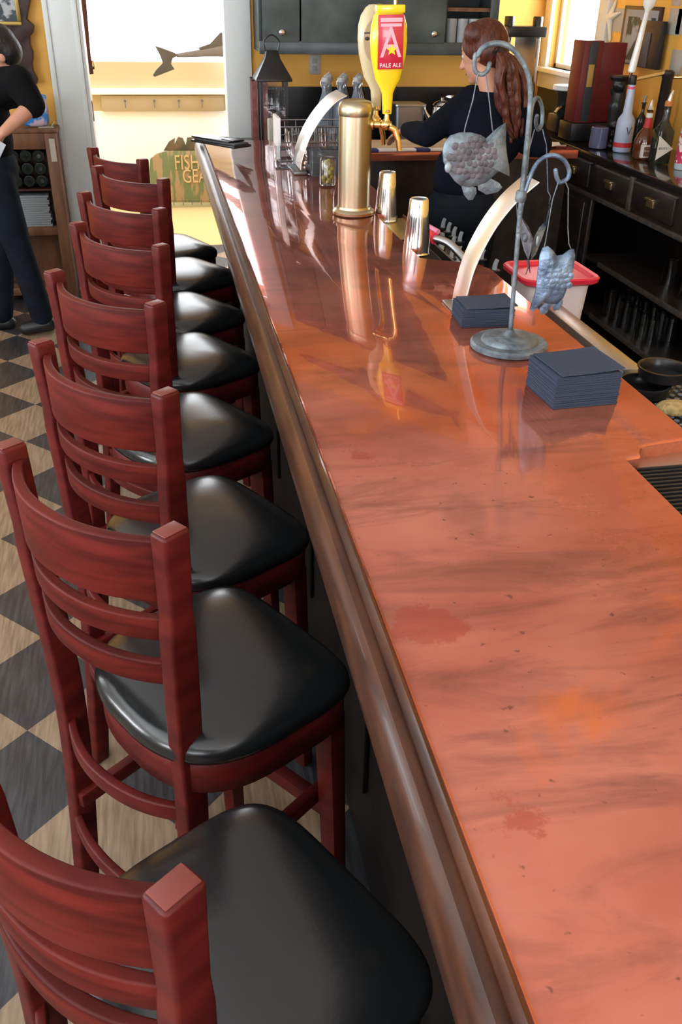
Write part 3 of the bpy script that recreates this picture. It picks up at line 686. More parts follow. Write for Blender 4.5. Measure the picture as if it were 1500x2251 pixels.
# wire rack with glasses
t = thing('wire_rack', 'wire dish rack of glasses on the return counter behind the curved rail', 'rack', (.80, 4.66, ZB+.001))
b = MB()
for z in (.01, .09, .16): b.tube([(-.22, -.13, z), (.22, -.13, z), (.22, .13, z), (-.22, .13, z), (-.22, -.13, z)], .004, 8)
for i in range(9):
    x = -.22+.055*i; b.tube([(x, -.13, .01), (x, -.13, .16)], .0025, 6); b.tube([(x, .13, .01), (x, .13, .16)], .0025, 6); b.tube([(x, -.13, .01), (x, .13, .01)], .0025, 6)
b.build('wire_frame', dsteel, t)
bx((-.235, -.14, .02), (-.222, .04, .20), 'paper_card', paper, t)
tumb = thing('tumbler', 'clear tumbler standing in the wire rack', 'glass', (.66, 4.60, ZB+.012), 0, 'tumblers in the wire rack')
MB().lathe([(.001, .004), (.026, .004), (.027, 0), (.029, 0), (.036, .12), (.034, .12), (.027, .01), (.001, .01)], (0, 0, 0), 24, caps=False).build('bowl', glass, tumb)
lab = ['clear tumbler standing in the wire rack']
for i, (x, y) in enumerate(((.75, 4.60), (.84, 4.60), (.93, 4.60), (.66, 4.70), (.75, 4.70), (.84, 4.70), (.93, 4.71))):
    dup(tumb, (x, y, ZB+.012), 0, lab[0], 'tumblers in the wire rack')
# olive jar
t = thing('olive_jar', 'glass jar of green olives just left of the brass tower', 'jar', (.705, 3.95, ZB+.001))
MB().lathe([(.001, .003), (.032, .003), (.034, .01), (.034, .10), (.030, .11), (.032, .115), (.030, .115), (.028, .11), (.032, .1), (.031, .006), (.001, .006)], (0, 0, 0), 28, caps=False).build('jar_glass', glass, t)
ol = mat('olive_green', (.30, .27, .03), .4)
for k in range(22):
    a = k*2.4; r = .017 if k % 3 else .004
    MB().ball((r*math.cos(a), r*math.sin(a), .018+.0038*k), (.010, .010, .011), 12).build('olive', ol, t)
# ---- return counter: boards, paper, knife
t = tag(bx((0, 0, 0), (.62, .26, .014), 'cutting_board', mat('pale_board', (.62, .48, .30), .5, c2=(.5, .36, .2), scale=4, stretch=(1, 8, 1)), bevel=.004), 'pale wooden cutting board under the bartender\'s hands', 'cutting board'); t.location = (1.0, 4.88, ZB+.001)
kn = thing('bar_towel', 'white towel with blue bands folded along the counter edge', 'towel', (.95, 4.81, ZB+.001))
MB().box((0, 0, 0), (.62, .055, .012)).build('cloth', paper, kn, bevel=.005)
for x in (.1, .38, .56): bx((x, -.001, -.0005), (x+.08, .056, .0128), 'blue_band', mat('navy_band', (.03, .04, .16), .8), kn, .004)
def crumple(label, c, w, d, rz):
    b = MB(); n = 7; g = [[b.b.verts.new(((i/n-.5)*w+random.uniform(-.008, .008), (j/n-.5)*d+random.uniform(-.008, .008), random.uniform(.002, .022))) for j in range(n+1)] for i in range(n+1)]
    for i in range(n):
        for j in range(n): b.b.faces.new((g[i][j], g[i+1][j], g[i+1][j+1], g[i][j+1]))
    r = bmesh.ops.extrude_face_region(b.b, geom=b.b.faces[:])
    for v in [v for v in r['geom'] if isinstance(v, bmesh.types.BMVert)]: v.co.z -= .002
    o = b.build('paper_towel', paper, loc=c); o.rotation_euler = (0, 0, rz); return tag(o, label, 'paper')
crumple('crumpled white paper sheets on the return counter beside the bartender', (1.97, 4.94, ZB+.001), .42, .24, .1)

# ================================================================= UNDERBAR (bartender side)
ub = thing('underbar_sink', 'stainless underbar sink unit with flat front lip', 'sink', (0, 0, 0))
MB().box((1.02, 1.0, .2), (1.5, 2.27, .80)).build('cabinet', dsteel, ub)
MB().box((1.30, 2.27, .70), (1.365, 2.96, .85)).build('front_lip', bsteel, ub, bevel=.004)
MB().box((1.02, 2.27, .70), (1.30, 2.31, .84)).build('divider', bsteel, ub, bevel=.003)
t = thing('perforated_mat', 'dark perforated drainer mat at the right edge of the photo', 'mat', (1.02, 1.50, .80))
b = MB()
bx((0, 0, 0), (.50, .76, .035), 'mat_base', rubber, t)
for i in range(20):
    for j in range(27):
        b.lathe([(.0065, 0), (.008, .004), (.005, .004)], (.02+.025*i, .03+.027*j, .0345), 6)
o = b.build('raised_studs', mat('blue_grey_rubber', (.16, .22, .32), .35), t); o['kind'] = 'stuff'
def rimmer(label, c):
    t = thing('round_tray', label, 'tray', c, 0, 'round black trays on the drainer')
    MB().lathe([(.001, 0), (.060, 0), (.066, .004), (.068, .028), (.072, .030), (.072, .034), (.066, .034), (.063, .03), (.060, .006), (.001, .006)], (0, 0, 0), 40, caps=False).build('tray_body', black_pl, t)
    return t
q = onz(1415, 850, .87)
rimmer('round black tray tucked against the bar edge, front of two', (1.285, 2.115, .84))
rimmer('round black tray overlapping behind the front round tray', (1.345, 2.135, .875))
q = onz(1482, 892, .86)
b = MB(); b.ball((0, 0, .02), (.05, .035, .02), 24); o = b.build('sponge', mat('tan_sponge', (.62, .48, .22), .9, c2=(.4, .3, .12), scale=60, bump=.8, bscale=120), loc=(q.x, q.y, .834)); tag(o, 'yellowish sponge lying on the drainer mat at the right edge', 'sponge')
# tub with red lid
bc = Vector((1.42, 3.14, .60))
t = thing('ice_tub', 'white plastic tub with red lid standing behind the bar', 'tub', bc)
def rrect(w, d, r, z, n=5):
    o = []
    for cx_, cy_, a0 in ((w/2-r, d/2-r, 0), (-w/2+r, d/2-r, PI/2), (-w/2+r, -d/2+r, PI), (w/2-r, -d/2+r, 1.5*PI)):
        for k in range(n+1): a = a0+PI/2*k/n; o.append(Vector((cx_+r*math.cos(a), cy_+r*math.sin(a), z)))
    return o
MB().ring_skin([rrect(.21, .19, .03, 0), rrect(.245, .225, .035, .285)]).build('tub_body', white_pl, t)
MB().ring_skin([rrect(.27, .25, .04, .275), rrect(.30, .28, .05, .285), rrect(.305, .285, .05, .30), rrect(.295, .275, .05, .305), rrect(.265, .245, .04, .303), rrect(.25, .23, .04, .292), rrect(.1, .1, .02, .290)]).build('lid', red_pl, t)
ts = thing('under_shelf', 'dark steel shelf behind the bar holding the red lidded tub', 'shelf', (1.22, 2.42, 0))
bx((0, .0, .56), (.42, .95, .598), 'shelf_plate', dsteel, ts, .003)
for x in (.02, .38):
    for y in (.03, .9): bx((x, y, 0), (x+.03, y+.03, .56), 'leg', dsteel, ts)
ub['label'] = 'stainless underbar sink unit with flat grey lip beside the tub'
# speed rail bottles
def bottle(c, h, r, m, label, neck=.35, group=None, cap='pourer', lab=None, shoulder=.62, labm=None, nr=.3):
    t = thing('liquor_bottle', label, 'bottle', c, random.uniform(-.3, .3), group)
    rn = r*nr
    MB().lathe([(r*.85, 0), (r, .006), (r, h*shoulder), (r*.92, h*(shoulder+.05)), (rn*1.3, h*(shoulder+.16)), (rn, h*(shoulder+.22)), (rn, h*.97), (rn*1.15, h*.972), (rn*1.15, h)], (0, 0, 0), 28).build('glass_body', m, t, angle=50)
    if labm: MB().lathe([(r*1.012, h*lab[0]), (r*1.012, h*lab[1])], (0, 0, 0), 28, caps=False).build('paper_label', labm, t)
    if cap == 'pourer':
        MB().lathe([(rn*1.2, 0), (rn*1.25, .004), (rn*1.25, .012), (rn*2.0, .014), (rn*2.0, .017), (rn*1.05, .019)], (0, 0, h), 16).build('pourer_collar', black_pl, t)
        MB().tube([(0, 0, h+.016), (0, 0, h+.03), (.002, -.002, h+.045), (.006, -.004, h+.056)], [rn*.95, rn*.85, rn*.78, rn*.7], 12).build('spout', mat('clear_plastic', (.30, .36, .42), .2, spec=.8), t)
    elif cap: MB().lathe([(rn*1.25, 0), (rn*1.3, .002), (rn*1.3, .028), (rn*1.1, .032)], (0, 0, h-.004), 18).build('cap', cap, t)
    return t
gdk = mat('dark_bottle_glass', (.02, .025, .02), .06, spec=.8); gcl = mat('pale_bottle_glass', (.45, .55, .62), .08, spec=.8)
gbr = mat('amber_bottle_glass', (.12, .03, .008), .06, spec=.8); ggr = mat('green_bottle_glass', (.02, .06, .025), .06, spec=.8)
lw = mat('cream_label', (.72, .70, .62), .6); lr = mat('red_label', (.5, .03, .04), .5); ly = mat('yellow_label', (.75, .5, .03), .5); lo_ = mat('orange_label', (.6, .2, .06), .5)
srail = thing('speed_rail', 'steel speed rail hung along the bartender side of the bar', 'rail', (0, 0, 0))
MB().box((1.03, 2.62, .60), (1.26, 3.88, .615)).box((1.245, 2.62, .615), (1.26, 3.88, .70)).box((1.03, 2.62, .615), (1.04, 3.88, .95)).build('trough', bsteel, srail, bevel=.002)
sb = [((945, 445), gcl, lw, 'first clear spout back row'), ((967, 455), gdk, lr, ''), ((985, 478), gbr, lo_, ''), ((1000, 488), gcl, lw, ''), ((982, 505), gbr, lr, ''), ((1024, 520), gdk, lw, ''), ((960, 545), gdk, lo_, ''), ((1085, 545), gbr, ly, ''), ((1100, 568), gdk, lr, '')]
names = ['clear bottle, farthest in the speed rail row behind the shakers', 'dark bottle, second farthest in the speed rail row', 'amber bottle with orange label in the speed rail, third from the far end',
         'clear bottle with cream label in the middle of the speed rail', 'amber bottle with red label low beside the red soda gun collar', 'dark bottle with cream label just left of the large curved rail',
         'dark bottle with orange label nearest the far bar mat', 'amber bottle with yellow label between the large curved rail and the red lid', 'dark bottle with red label right behind the red lid corner']
used = []
for (p, g, l, _), nm in zip(sb, names):
    q = onz(p[0], p[1], .95)
    x = min(max(q.x, 1.085), 1.20); y = min(max(q.y, 2.7), 3.83)
    while any((x-a)**2+(y-c)**2 < .0063 for a, c in used): y -= .02
    used.append((x, y))
    bottle((x, y, .6155), .275, .036, g, nm, group='speed rail bottles', lab=(.15, .5), labm=l)
# soda gun
t = thing('soda_gun', 'soda gun with red collar and chrome flexible hose beside the far mat', 'soda gun', (.925, 3.0, 1.0))
hp = spline([(.0, .06, .055), (.04, -.03, .05), (.075, -.13, .0), (.08, -.20, -.08), (.08, -.24, -.2)], 14)
MB().tube(hp, [.013+.0012*(i % 2) for i in range(len(hp))], 14).build('hose', bsteel, t)
MB().tube([(-.005, .085, .057), (.003, .045, .055)], .019, 16).build('collar', red_pl, t)
MB().tube([(-.03, .17, .07), (-.02, .13, .063), (-.006, .088, .057)], [.012, .02, .018], 14).build('gun_body', black_pl, t)
MB().tube([(-.018, .17, .085), (.018, .06, .075)], .009, 10).build('button_strip', mat('pink_plastic', (.7, .25, .4), .4), t)

# ================================================================= BACK COUNTER AND RIGHT SIDE
XC = 2.42; ZK = 1.03
bk = thing('back_bar_cabinet', 'long black back bar cabinet with brass-pulled drawers and open shelves', 'cabinet', (XC, 0, 0))
MB().box((-.03, .2, ZK-.035), (.52, 6.0, ZK)).build('worktop', mat('black_gloss_top', (.015, .013, .013), .15, coat=.4), bk, bevel=.004)
MB().box((0, .2, .0), (.02, .24, ZK-.035)).box((.0, .22, 0), (.52, .24, ZK-.035)).box((.50, .24, 0), (.52, 6, ZK-.035)).box((.0, 4.95, 0), (.5, 6, .04)).build('carcass', black_wood, bk)
MB().box((-.012, .25, .79), (.012, 6, .815)).build('mid_moulding', black_edge, bk, bevel=.004)
MB().box((0, .25, .815), (.02, 6, .995)).build('drawer_frieze', black_wood, bk)
MB().box((-.006, 4.95, .06), (.02, 5.9, .79)).build('door_frame', black_wood, bk, bevel=.004)
for y0, y1 in ((4.98, 5.40), (4.50, 4.90), (4.02, 4.44), (3.4, 3.9)):
    dr = MB().box((-.018, y0, .84), (.001, y1, .965)).build('drawer', black_wood, bk, bevel=.005)
    ym = (y0+y1)/2
    MB().box((-.03, ym-.035, .885), (-.018, ym+.035, .925)).box((-.04, ym-.04, .918), (-.018, ym+.04, .928)).build('pull', mat('aged_brass', (.5, .38, .18), .35, .9), dr, bevel=.002)
    MB().box((-.022, y0-.005, .965), (-.0, y1+.005, .978)).build('moulding', black_edge, dr, bevel=.003)
for y0, y1 in ((4.98, 5.36), (5.4, 5.85)):
    dr = MB().box((-.02, y0, .09), (-.005, y1, .76)).build('door', black_wood, bk, bevel=.005)
    MB().lathe([(.006, 0), (.006, .012), (.015, .018), (.013, .028), (.001, .032)], (-.02, y0+.035, .47), 16, (-1, 0, 0)).build('knob', MATS['aged_brass'], dr)
for y in (4.93, 4.47): MB().box((-.014, y-.03, .04), (.01, y+.01, .79 if y > 4.9 else .995)).build('stile', black_wood, bk, bevel=.003) if y > 4.9 else MB().box((-.02, y-.02, .82), (.0, y+.02, .99)).build('bracket', black_edge, bk, bevel=.004)
for z in (.16, .46, .04): MB().box((.0, .25, z), (.5, 4.9, z+.022)).build('shelf', black_wood, bk); MB().box((-.006, .25, z-.004), (.0, 4.72, z+.026)).build('shelf_edge', black_edge, bk, bevel=.002)
# glasses on the shelves
tg = thing('stemless_glass', 'clear glass upside down on the upper open shelf of the black back bar', 'glass', (2.56, 4.2, .483), 0, 'glasses on the upper open shelf')
MB().lathe([(.038, 0), (.040, .001), (.032, .15), (.001, .152), (.001, .148), (.030, .146), (.038, 0)], (0, 0, 0), 24, caps=False).build('bowl', glass, tg)
for y in (4.1, 4.0, 3.9, 3.8):
    for x in (2.56, 2.66):
        if (x, y) != (2.56, 4.1): dup(tg, (x, y, .483), 0, tg['label'], 'glasses on the upper open shelf')
for y in (4.66, 4.56, 4.46, 4.36, 4.26, 4.16):
    for x in (2.50, 2.61): dup(tg, (x, y, .183), 0, 'clear glass upside down on the lower open shelf of the black back bar', 'glasses on the lower open shelf')
t = thing('storage_tub', 'dusky tub with red rim on the bottom shelf of the back bar', 'tub', (2.66, 3.95, .063))
MB().ring_skin([rrect(.26, .34, .02, 0), rrect(.28, .36, .02, .085)]).build('tub_body', white_pl, t)
MB().ring_skin([rrect(.285, .365, .02, .08), rrect(.29, .37, .02, .093)]).build('lid', red_pl, t)
# counter under the far wall
fc = thing('far_counter', 'dark counter with black splashback under the far wall cabinet', 'counter', (0, 0, 0))
bx((.62, 5.62, .0), (2.36, YW-.025, .93), 'counter_body', black_wood, fc)
bx((.50, 5.60, .93), (2.36, YW-.025, .96), 'worktop', mat('black_worktop', (.015, .015, .017), .2), fc, .003)
bx((.60, YW-.022, .96), (2.1, YW-.002, 1.257), 'splashback', mat('black_tile', (.012, .012, .014), .25), fc)
# wall cabinet
zc0, zc1, yc = 1.468, 2.20, 5.90
cab = thing('wall_cabinet', 'grey-green painted wall cabinet with silver knobs above the far counter', 'cabinet', (0, 0, zc0))
MB().box((.635, yc, 0), (2.10, YW-.003, .02)).box((.635, yc, zc1-zc0-.02), (2.10, YW-.003, zc1-zc0)).box((.635, yc, .02), (.655, YW-.003, zc1-zc0-.02)).box((2.07, yc, .02), (2.10, YW-.003, zc1-zc0-.02)).box((.66, YW-.02, .02), (2.07, YW-.003, zc1-zc0-.02)).box((1.77, yc+.02, .02), (1.785, YW-.02, zc1-zc0-.02)).build('carcass', mat('dark_cabinet', (.04, .05, .055), .4), cab, bevel=.002)
MB().box((.635, yc-.012, -.01), (2.10, yc+.002, .06)).box((.635, yc-.012, zc1-zc0-.05), (2.10, yc+.002, zc1-zc0+.01)).box((2.045, yc-.012, .06), (2.10, yc+.002, zc1-zc0-.05)).build('face_frame', mat('slate_frame', (.045, .06, .07), .35, c2=(.08, .1, .11), scale=6), cab, bevel=.003)
d1 = MB().box((.655, yc-.022, .055), (.875, yc-.002, zc1-zc0-.055)).build('door', grey_cab, cab, bevel=.003)
d2 = MB().box((.885, yc-.022, .055), (1.765, yc-.002, zc1-zc0-.055)).build('door', grey_cab, cab, bevel=.003)
for dd, x in ((d1, .765), (d2, 1.69)): MB().lathe([(.007, 0), (.007, .012), (.017, .018), (.016, .028), (.001, .034)], (x, yc-.022, .105), 18, (0, -1, 0)).build('knob', steel, dd)
MB().box((1.785, yc+.02, .225), (2.07, YW-.02, .245)).build('shelf', oak, cab)
cg = thing('highball_glass', 'tall clear glass in the open end of the wall cabinet', 'glass', (1.83, 5.97, zc0+.021), 0, 'tall glasses in the open cabinet end')
MB().lathe([(.030, 0), (.031, .002), (.033, .165), (.031, .165), (.029, .008), (.001, .008)], (0, 0, 0), 24, caps=True).build('bowl', mat('bright_frosted_glass', (.75, .8, .83), .15, trans=.6, ior=1.3), cg)
for x in (1.90, 1.97, 2.04): dup(cg, (x if x < 2.04 else 2.03, 5.97, zc0+.021), 0, cg['label'], 'tall glasses in the open cabinet end')
# lantern
L0 = onY(604, 298, 5.72)
t = thing('lantern', 'black metal lantern with pitched roof beside the doorway trim', 'lantern', (.69, 5.74, .961))
z1 = .37
MB().box((-.085, -.085, 0), (.085, .085, .03)).build('base', black_pl, t, bevel=.003)
for x in (-1, 1):
    for y in (-1, 1): bx((.074*x-.008, .074*y-.008, .03), (.074*x+.008, .074*y+.008, z1), 'corner_post', black_pl, t)
def sq(w, z): return [Vector((w*a, w*c, z)) for a, c in ((-1, -1), (1, -1), (1, 1), (-1, 1))]
MB().ring_skin([sq(.105, z1), sq(.105, z1+.012), sq(.045, z1+.115), sq(.035, z1+.15), sq(.030, z1+.155)]).build('roof', black_pl, t, bevel=.002)
MB().tube(spline([(-.03, 0, z1+.14), (-.045, 0, z1+.2), (0, 0, z1+.235), (.045, 0, z1+.2), (.03, 0, z1+.14)], 6), .004, 8).build('handle', black_pl, t)
for y in (-1, 1): bx((-.066, .074*y-.0015, .03), (.066, .074*y+.0015, z1), 'pane', glass, t)
MB().lathe([(.035, .03), (.035, .16), (.03, .165), (.004, .163), (.002, .18)], (0, 0, 0), 20).build('candle', mat('wax', (.75, .72, .62), .5), t)
p = onY(692, 142, YW)
t = thing('wall_outlet', 'pale grey outlet cover on the yellow wall above the swing-top bottles', 'outlet', (p.x, YW-.001, p.z))
bx((-.036, -.006, -.055), (.036, 0, .055), 'cover_plate', mat('grey_plate', (.42, .41, .40), .4), t, .002)
for z in (-.022, .022): bx((-.016, -.008, z-.014), (.016, -.005, z+.014), 'socket', mat('grey_socket', (.33, .32, .31), .4), t, .001)
t = thing('cardboard_box', 'dusty red box standing behind the black lantern', 'box', (.648, 6.10, .961))
bx((-.05, -.05, 0), (.05, .05, .34), 'box_body', mat('dusty_red_card', (.16, .035, .03), .6, c2=(.26, .09, .08), scale=20), t, .003)
bx((-.052, -.052, .34), (.052, .052, .355), 'lid', mat('brown_lid', (.07, .03, .025), .5), t, .003)
# swing-top bottles
sw = thing('swing_top_bottle', 'clear swing-top bottle in the group behind the brass tower', 'bottle', (0, 0, 0), 0, 'clear swing-top bottles on the far counter')
MB().lathe([(.036, 0), (.040, .004), (.040, .20), (.036, .225), (.018, .27), (.015, .29), (.014, .315), (.019, .32), (.019, .33)], (0, 0, 0), 24).build('glass_body', mat('grey_clear_glass', (.6, .68, .78), .05, trans=.85, ior=1.3), sw)
MB().lathe([(.018, .33), (.020, .335), (.016, .352), (.004, .356)], (0, 0, 0), 16).build('stopper', mat('grey_stopper', (.4, .45, .5), .3), sw)
MB().tube([(.018, 0, .30), (.024, 0, .33), (.0, 0, .365), (-.024, 0, .33), (-.018, 0, .30)], .002, 6).build('bail_wire', steel, sw)
first = True
sw.scale = (1.1, 1.1, 1.1)
for r in range(3):
    for k in range(3):
        x = 1.00+.095*k+.03*r; y = 5.72+.10*r
        if first: sw.location = (x, y, .961); first = False
        else: dup(sw, (x, y, .961), .2*k, sw['label'], 'clear swing-top bottles on the far counter')
# toaster-like steel container, kettle, bowl, coffee maker
p = onY(915, 262, 5.8)
t = thing('steel_container', 'square grey steel container left of the shiny kettle', 'container', (1.545, 5.85, .961))
MB().ring_skin([rrect(.17, .16, .02, .03), rrect(.19, .18, .02, .22), rrect(.20, .19, .02, .225), rrect(.20, .19, .02, .235)]).build('body', bsteel, t)
for x in (-.07, .07): MB().lathe([(.008, 0), (.008, .03)], (x, -.06, 0), 10).build('foot', steel, t)
t = thing('coffee_kettle', 'shiny chrome kettle on the far counter left of the bartender', 'kettle', (1.735, 5.74, .961))
MB().lathe([(.07, 0), (.078, .01), (.082, .06), (.074, .14), (.058, .20), (.052, .225), (.058, .235), (.045, .25), (.012, .262), (.012, .275), (.001, .28)], (0, 0, 0), 36).build('body', steel, t)
MB().tube(spline([(.055, 0, .20), (.10, 0, .215), (.12, 0, .17), (.10, 0, .09), (.075, 0, .06)], 6), .008, 10).build('handle', steel, t)
MB().tube([(-.06, 0, .13), (-.10, 0, .19), (-.115, 0, .22)], [.02, .012, .009], 12).build('spout', steel, t)
t = thing('steel_bowl', 'grey steel bowl just left of the bartender\'s face', 'bowl', (1.93, 5.90, .961))
MB().lathe([(.06, 0), (.06, .16), (.09, .19), (.12, .25), (.124, .262), (.118, .262), (.09, .2), (.001, .18)], (0, 0, 0), 32).build('body', bsteel, t)
t = thing('coffee_maker', 'steel and black twin-post coffee brewer behind the bartender\'s head', 'coffee maker', (onY(1141, 150, 6.60).x, 6.60, 1.031))
t.scale = (.86, .86, 1.07)
bx((-.16, -.16, 0), (.16, .16, .05), 'base', black_pl, t, .006)
MB().lathe([(.07, .05), (.085, .07), (.085, .26), (.07, .28)], (0, -.02, 0), 32).build('urn', steel, t)
for x in (-.125, .125): MB().box((x-.025, -.03, .05), (x+.025, .06, .52)).build('post', steel, t, bevel=.004)
MB().box((-.165, -.10, .47), (.165, .10, .53)).build('brew_head', black_pl, t, bevel=.006)
for x in (-.12, .12): MB().lathe([(.04, 0), (.04, .05), (.036, .055)], (x, 0, .53), 20).build('knob', black_pl, t)
MB().box((-.09, -.09, .20), (.09, -.085, .47)).build('front_plate', steel, t)
t = thing('far_side_counter', 'dark counter in the far corner below the window', 'counter', (0, 0, 0))
MB().box((2.13, 6.34, 0), (2.94, 7.18, 1.0)).box((2.44, 6.01, 0), (2.94, 6.34, 1.0)).build('body', black_wood, t)
MB().box((2.13, 6.34, 1.0), (2.94, 7.18, 1.03)).box((2.40, 6.01, 1.0), (2.94, 6.34, 1.03)).build('worktop', MATS['black_gloss_top'], t)
bx((2.935, 6.0, 1.03), (2.948, 7.18, 1.17), 'splashback', mat('black_green_splash', (.015, .025, .02), .3), t)
bx((2.926, 6.1, 1.075), (2.935, 6.19, 1.125), 'outlet', mat('ivory_plastic', (.7, .68, .6), .4), t, .002)
t = thing('coffee_grinder', 'black grinder with pale lid right of the bartender', 'grinder', (2.40, 5.86, 1.031))
t.location = (2.58, 5.82, 1.031)
bx((-.08, -.08, 0), (.08, .08, .10), 'base', black_pl, t, .008)
MB().lathe([(.05, .1), (.06, .12), (.06, .2), (.075, .24)], (0, 0, 0), 24).build('hopper', black_pl, t)
MB().lathe([(.09, .24), (.095, .245), (.095, .262), (.09, .268)], (0, 0, 0), 28).build('lid', mat('pale_lid', (.65, .68, .7), .3), t)
MB().tube([(-.05, -.05, .15), (-.09, -.09, .14), (-.11, -.1, .12)], .009, 8).build('lever', steel, t)
# dark equipment box
t = thing('black_box', 'black box-shaped appliance in front of the window apron', 'appliance', (2.78, 6.0, 1.031))
t.location = (2.80, 5.70, 1.031)
bx((-.13, -.12, 0), (.12, .12, .155), 'housing', black_pl, t, .006); bx((-.10, -.125, .03), (.09, -.12, .10), 'front_panel', dsteel, t, .002)
# red cabinet (board) on the counter by the window
p0 = onY(1262, 256, 5.35); p1 = onY(1380, 90, 5.35)
RX0, RX1 = 2.54, 2.78
t = thing('red_cabinet', 'dark red painted upright box leaning by the window', 'box', (0, 5.40, ZK+.101))
a = onY(1287, 90, 5.40); b_ = onY(1262, 250, 5.40); c_ = onY(1378, 95, 5.40)
hh = a.z-ZK-.10
red_d = mat('dark_red_paint', (.16, .015, .015), .45, c2=(.10, .01, .012), scale=5)
bx((b_.x+.01, 0, 0), (b_.x+.13, .16, hh), 'box_body', red_d, t, .004)
bx((b_.x+.13, .02, 0), (c_.x+.02, .14, hh-.01), 'side_panel', mat('deep_red_paint', (.12, .008, .012), .45), t, .004)
bx((b_.x+.045, -.006, .01), (b_.x+.095, 0, hh-.005), 'slot_panel', mat('slate_slot', (.03, .035, .04), .5), t, .001)
bx((b_.x+.05, -.009, hh*.45), (b_.x+.085, -.006, hh*.72), 'gold_strip', mat('ochre_strip', (.4, .24, .06), .5), t, .001)
pl = bx((b_.x-.01, 5.38, ZK+.001), (c_.x+.03, 5.57, ZK+.10), 'plinth_box', black_pl, None, .004); tag(pl, 'low black box under the dark red upright box', 'box')
# black figurine / branch sculpture
q = onz(1330, 300, ZK)
t = thing('black_figurine', 'black sculpture with ragged outline between the red box and the bottles', 'sculpture', (2.60, 5.16, ZK+.001))
b = MB(); random.seed(3)
b.lathe([(.06, 0), (.06, .02), (.03, .035)], (0, 0, 0), 16)
b.tube([(0, 0, .02), (.005, 0, .12), (0, 0, .22), (.01, 0, .33)], [.035, .045, .05, .03], 12)
for k in range(26):
    a = random.uniform(0, 6.28); z = random.uniform(.05, .36); r = random.uniform(.03, .075)
    b.ball((r*.55*math.cos(a), r*.5*math.sin(a), z), (random.uniform(.012, .028),)*3, 8)
b.lathe([(.02, .33), (.055, .36), (.06, .375), (.02, .38)], (-.01, 0, 0), 14)
b.build('body', black_pl, t, remesh=.006)
t = thing('blue_jar', 'dark blue-grey glass jar on the back counter corner', 'jar', (2.50, 5.12, ZK+.001))
MB().lathe([(.045, 0), (.05, .004), (.05, .11), (.045, .115)], (0, 0, 0), 24).build('body', mat('blue_grey_glass', (.10, .11, .2), .1, spec=.8), t)
# back bar bottles
vod = mat('frosted_blue_glass', (.42, .50, .68), .3, spec=.7)
def pos(px, py): q = onz(px, py, ZK); return (q.x, q.y, ZK+.001)
t = thing('liquor_bottle', 'tall frosted pale blue bottle with pink collar on the back counter', 'bottle', pos(1366, 333))
MB().lathe([(.047, 0), (.050, .006), (.050, .15), (.046, .17), (.026, .20), (.021, .30), (.0185, .335), (.0185, .345)], (0, 0, 0), 32).build('glass_body', vod, t)
MB().lathe([(.0195, .318), (.0195, .334)], (0, 0, 0), 24, caps=False).build('pink_collar', mat('pink_foil', (.75, .08, .25), .4), t)
MB().lathe([(.0195, .343), (.0205, .347), (.0195, .385), (.015, .39)], (0, 0, 0), 18).build('cap', black_pl, t)
MB().lathe([(.0505, .025), (.0505, .05)], (0, 0, 0), 32, caps=False).build('red_band', lr, t)
text('lettering', 'V', .06, mat('grey_print', (.12, .14, .2), .5), t, FACE((0, -.0507, .11)), .0006)
t = thing('liquor_bottle', 'round amber bottle with red neck and brown square label', 'bottle', pos(1412, 348))
MB().lathe([(.05, 0), (.055, .008), (.056, .09), (.045, .125), (.025, .15), (.0185, .175), (.0165, .235), (.017, .24)], (0, 0, 0), 32).build('glass_body', gbr, t)
MB().lathe([(.0245, .155), (.0195, .176), (.0175, .205)], (0, 0, 0), 24, caps=False).build('red_neck_foil', lr, t)
MB().lathe([(.0185, .205), (.0180, .228)], (0, 0, 0), 24, caps=False).build('white_neck_band', lw, t)
bx((-.042, -.060, .01), (.042, -.040, .075), 'paper_label', lw, t, .002); bx((-.030, -.0612, .018), (.026, -.0600, .066), 'label_print', mat('brown_print', (.22, .10, .05), .5), t)
text('lettering', 'Disaronno', .015, lw, t, FACE((-.002, -.0615, .045)), .0004)
MB().lathe([(.019, .238), (.021, .244), (.016, .25), (.012, .27), (.004, .292)], (0, 0, 0), 16).build('pourer', steel, t)
t = thing('liquor_bottle', 'black square bottle with white triangular label on the back counter', 'bottle', pos(1447, 358))
MB().ring_skin([rrect(.085, .085, .015, 0), rrect(.09, .09, .018, .01), rrect(.09, .09, .018, .16), rrect(.06, .06, .025, .185), rrect(.036, .036, .0175, .21), rrect(.034, .034, .0165, .27), rrect(.034, .034, .0165, .275)]).build('glass_body', gdk, t)
MB().prism([(-.045, .14), (-.045, .02), (.045, .075)], .0015, frame_m((0, -.0455, 0), (1, 0, 0), (0, 0, 1))).build('paper_label', lw, t)
text('lettering', "BECK'S", .016, mat('black_print', (.03, .03, .03), .5), t, FACE((-.014, -.0475, .077)), .0004)
MB().lathe([(.019, .275), (.021, .28), (.019, .30)], (0, 0, 0), 16).build('collar', lo_, t)
MB().tube([(0, 0, .30), (.004, 0, .33), (.012, 0, .35)], [.012, .010, .006], 12).build('spout', steel, t)
t = thing('liquor_bottle', 'clear bottle with tall red label at the right photo edge', 'bottle', pos(1500, 372))
MB().lathe([(.04, 0), (.043, .005), (.043, .19), (.03, .22), (.016, .25), (.015, .31)], (0, 0, 0), 28).build('glass_body', gcl, t)
MB().lathe([(.0436, .03), (.0436, .17)], (0, 0, 0), 28, caps=False).build('paper_label', mat('crimson_label', (.55, .03, .1), .5, c2=(.8, .75, .72), scale=30, lo=.52, hi=.56), t)
MB().tube([(0, 0, .31), (.0, 0, .335), (.01, 0, .36)], [.013, .011, .006], 12).build('spout', steel, t)
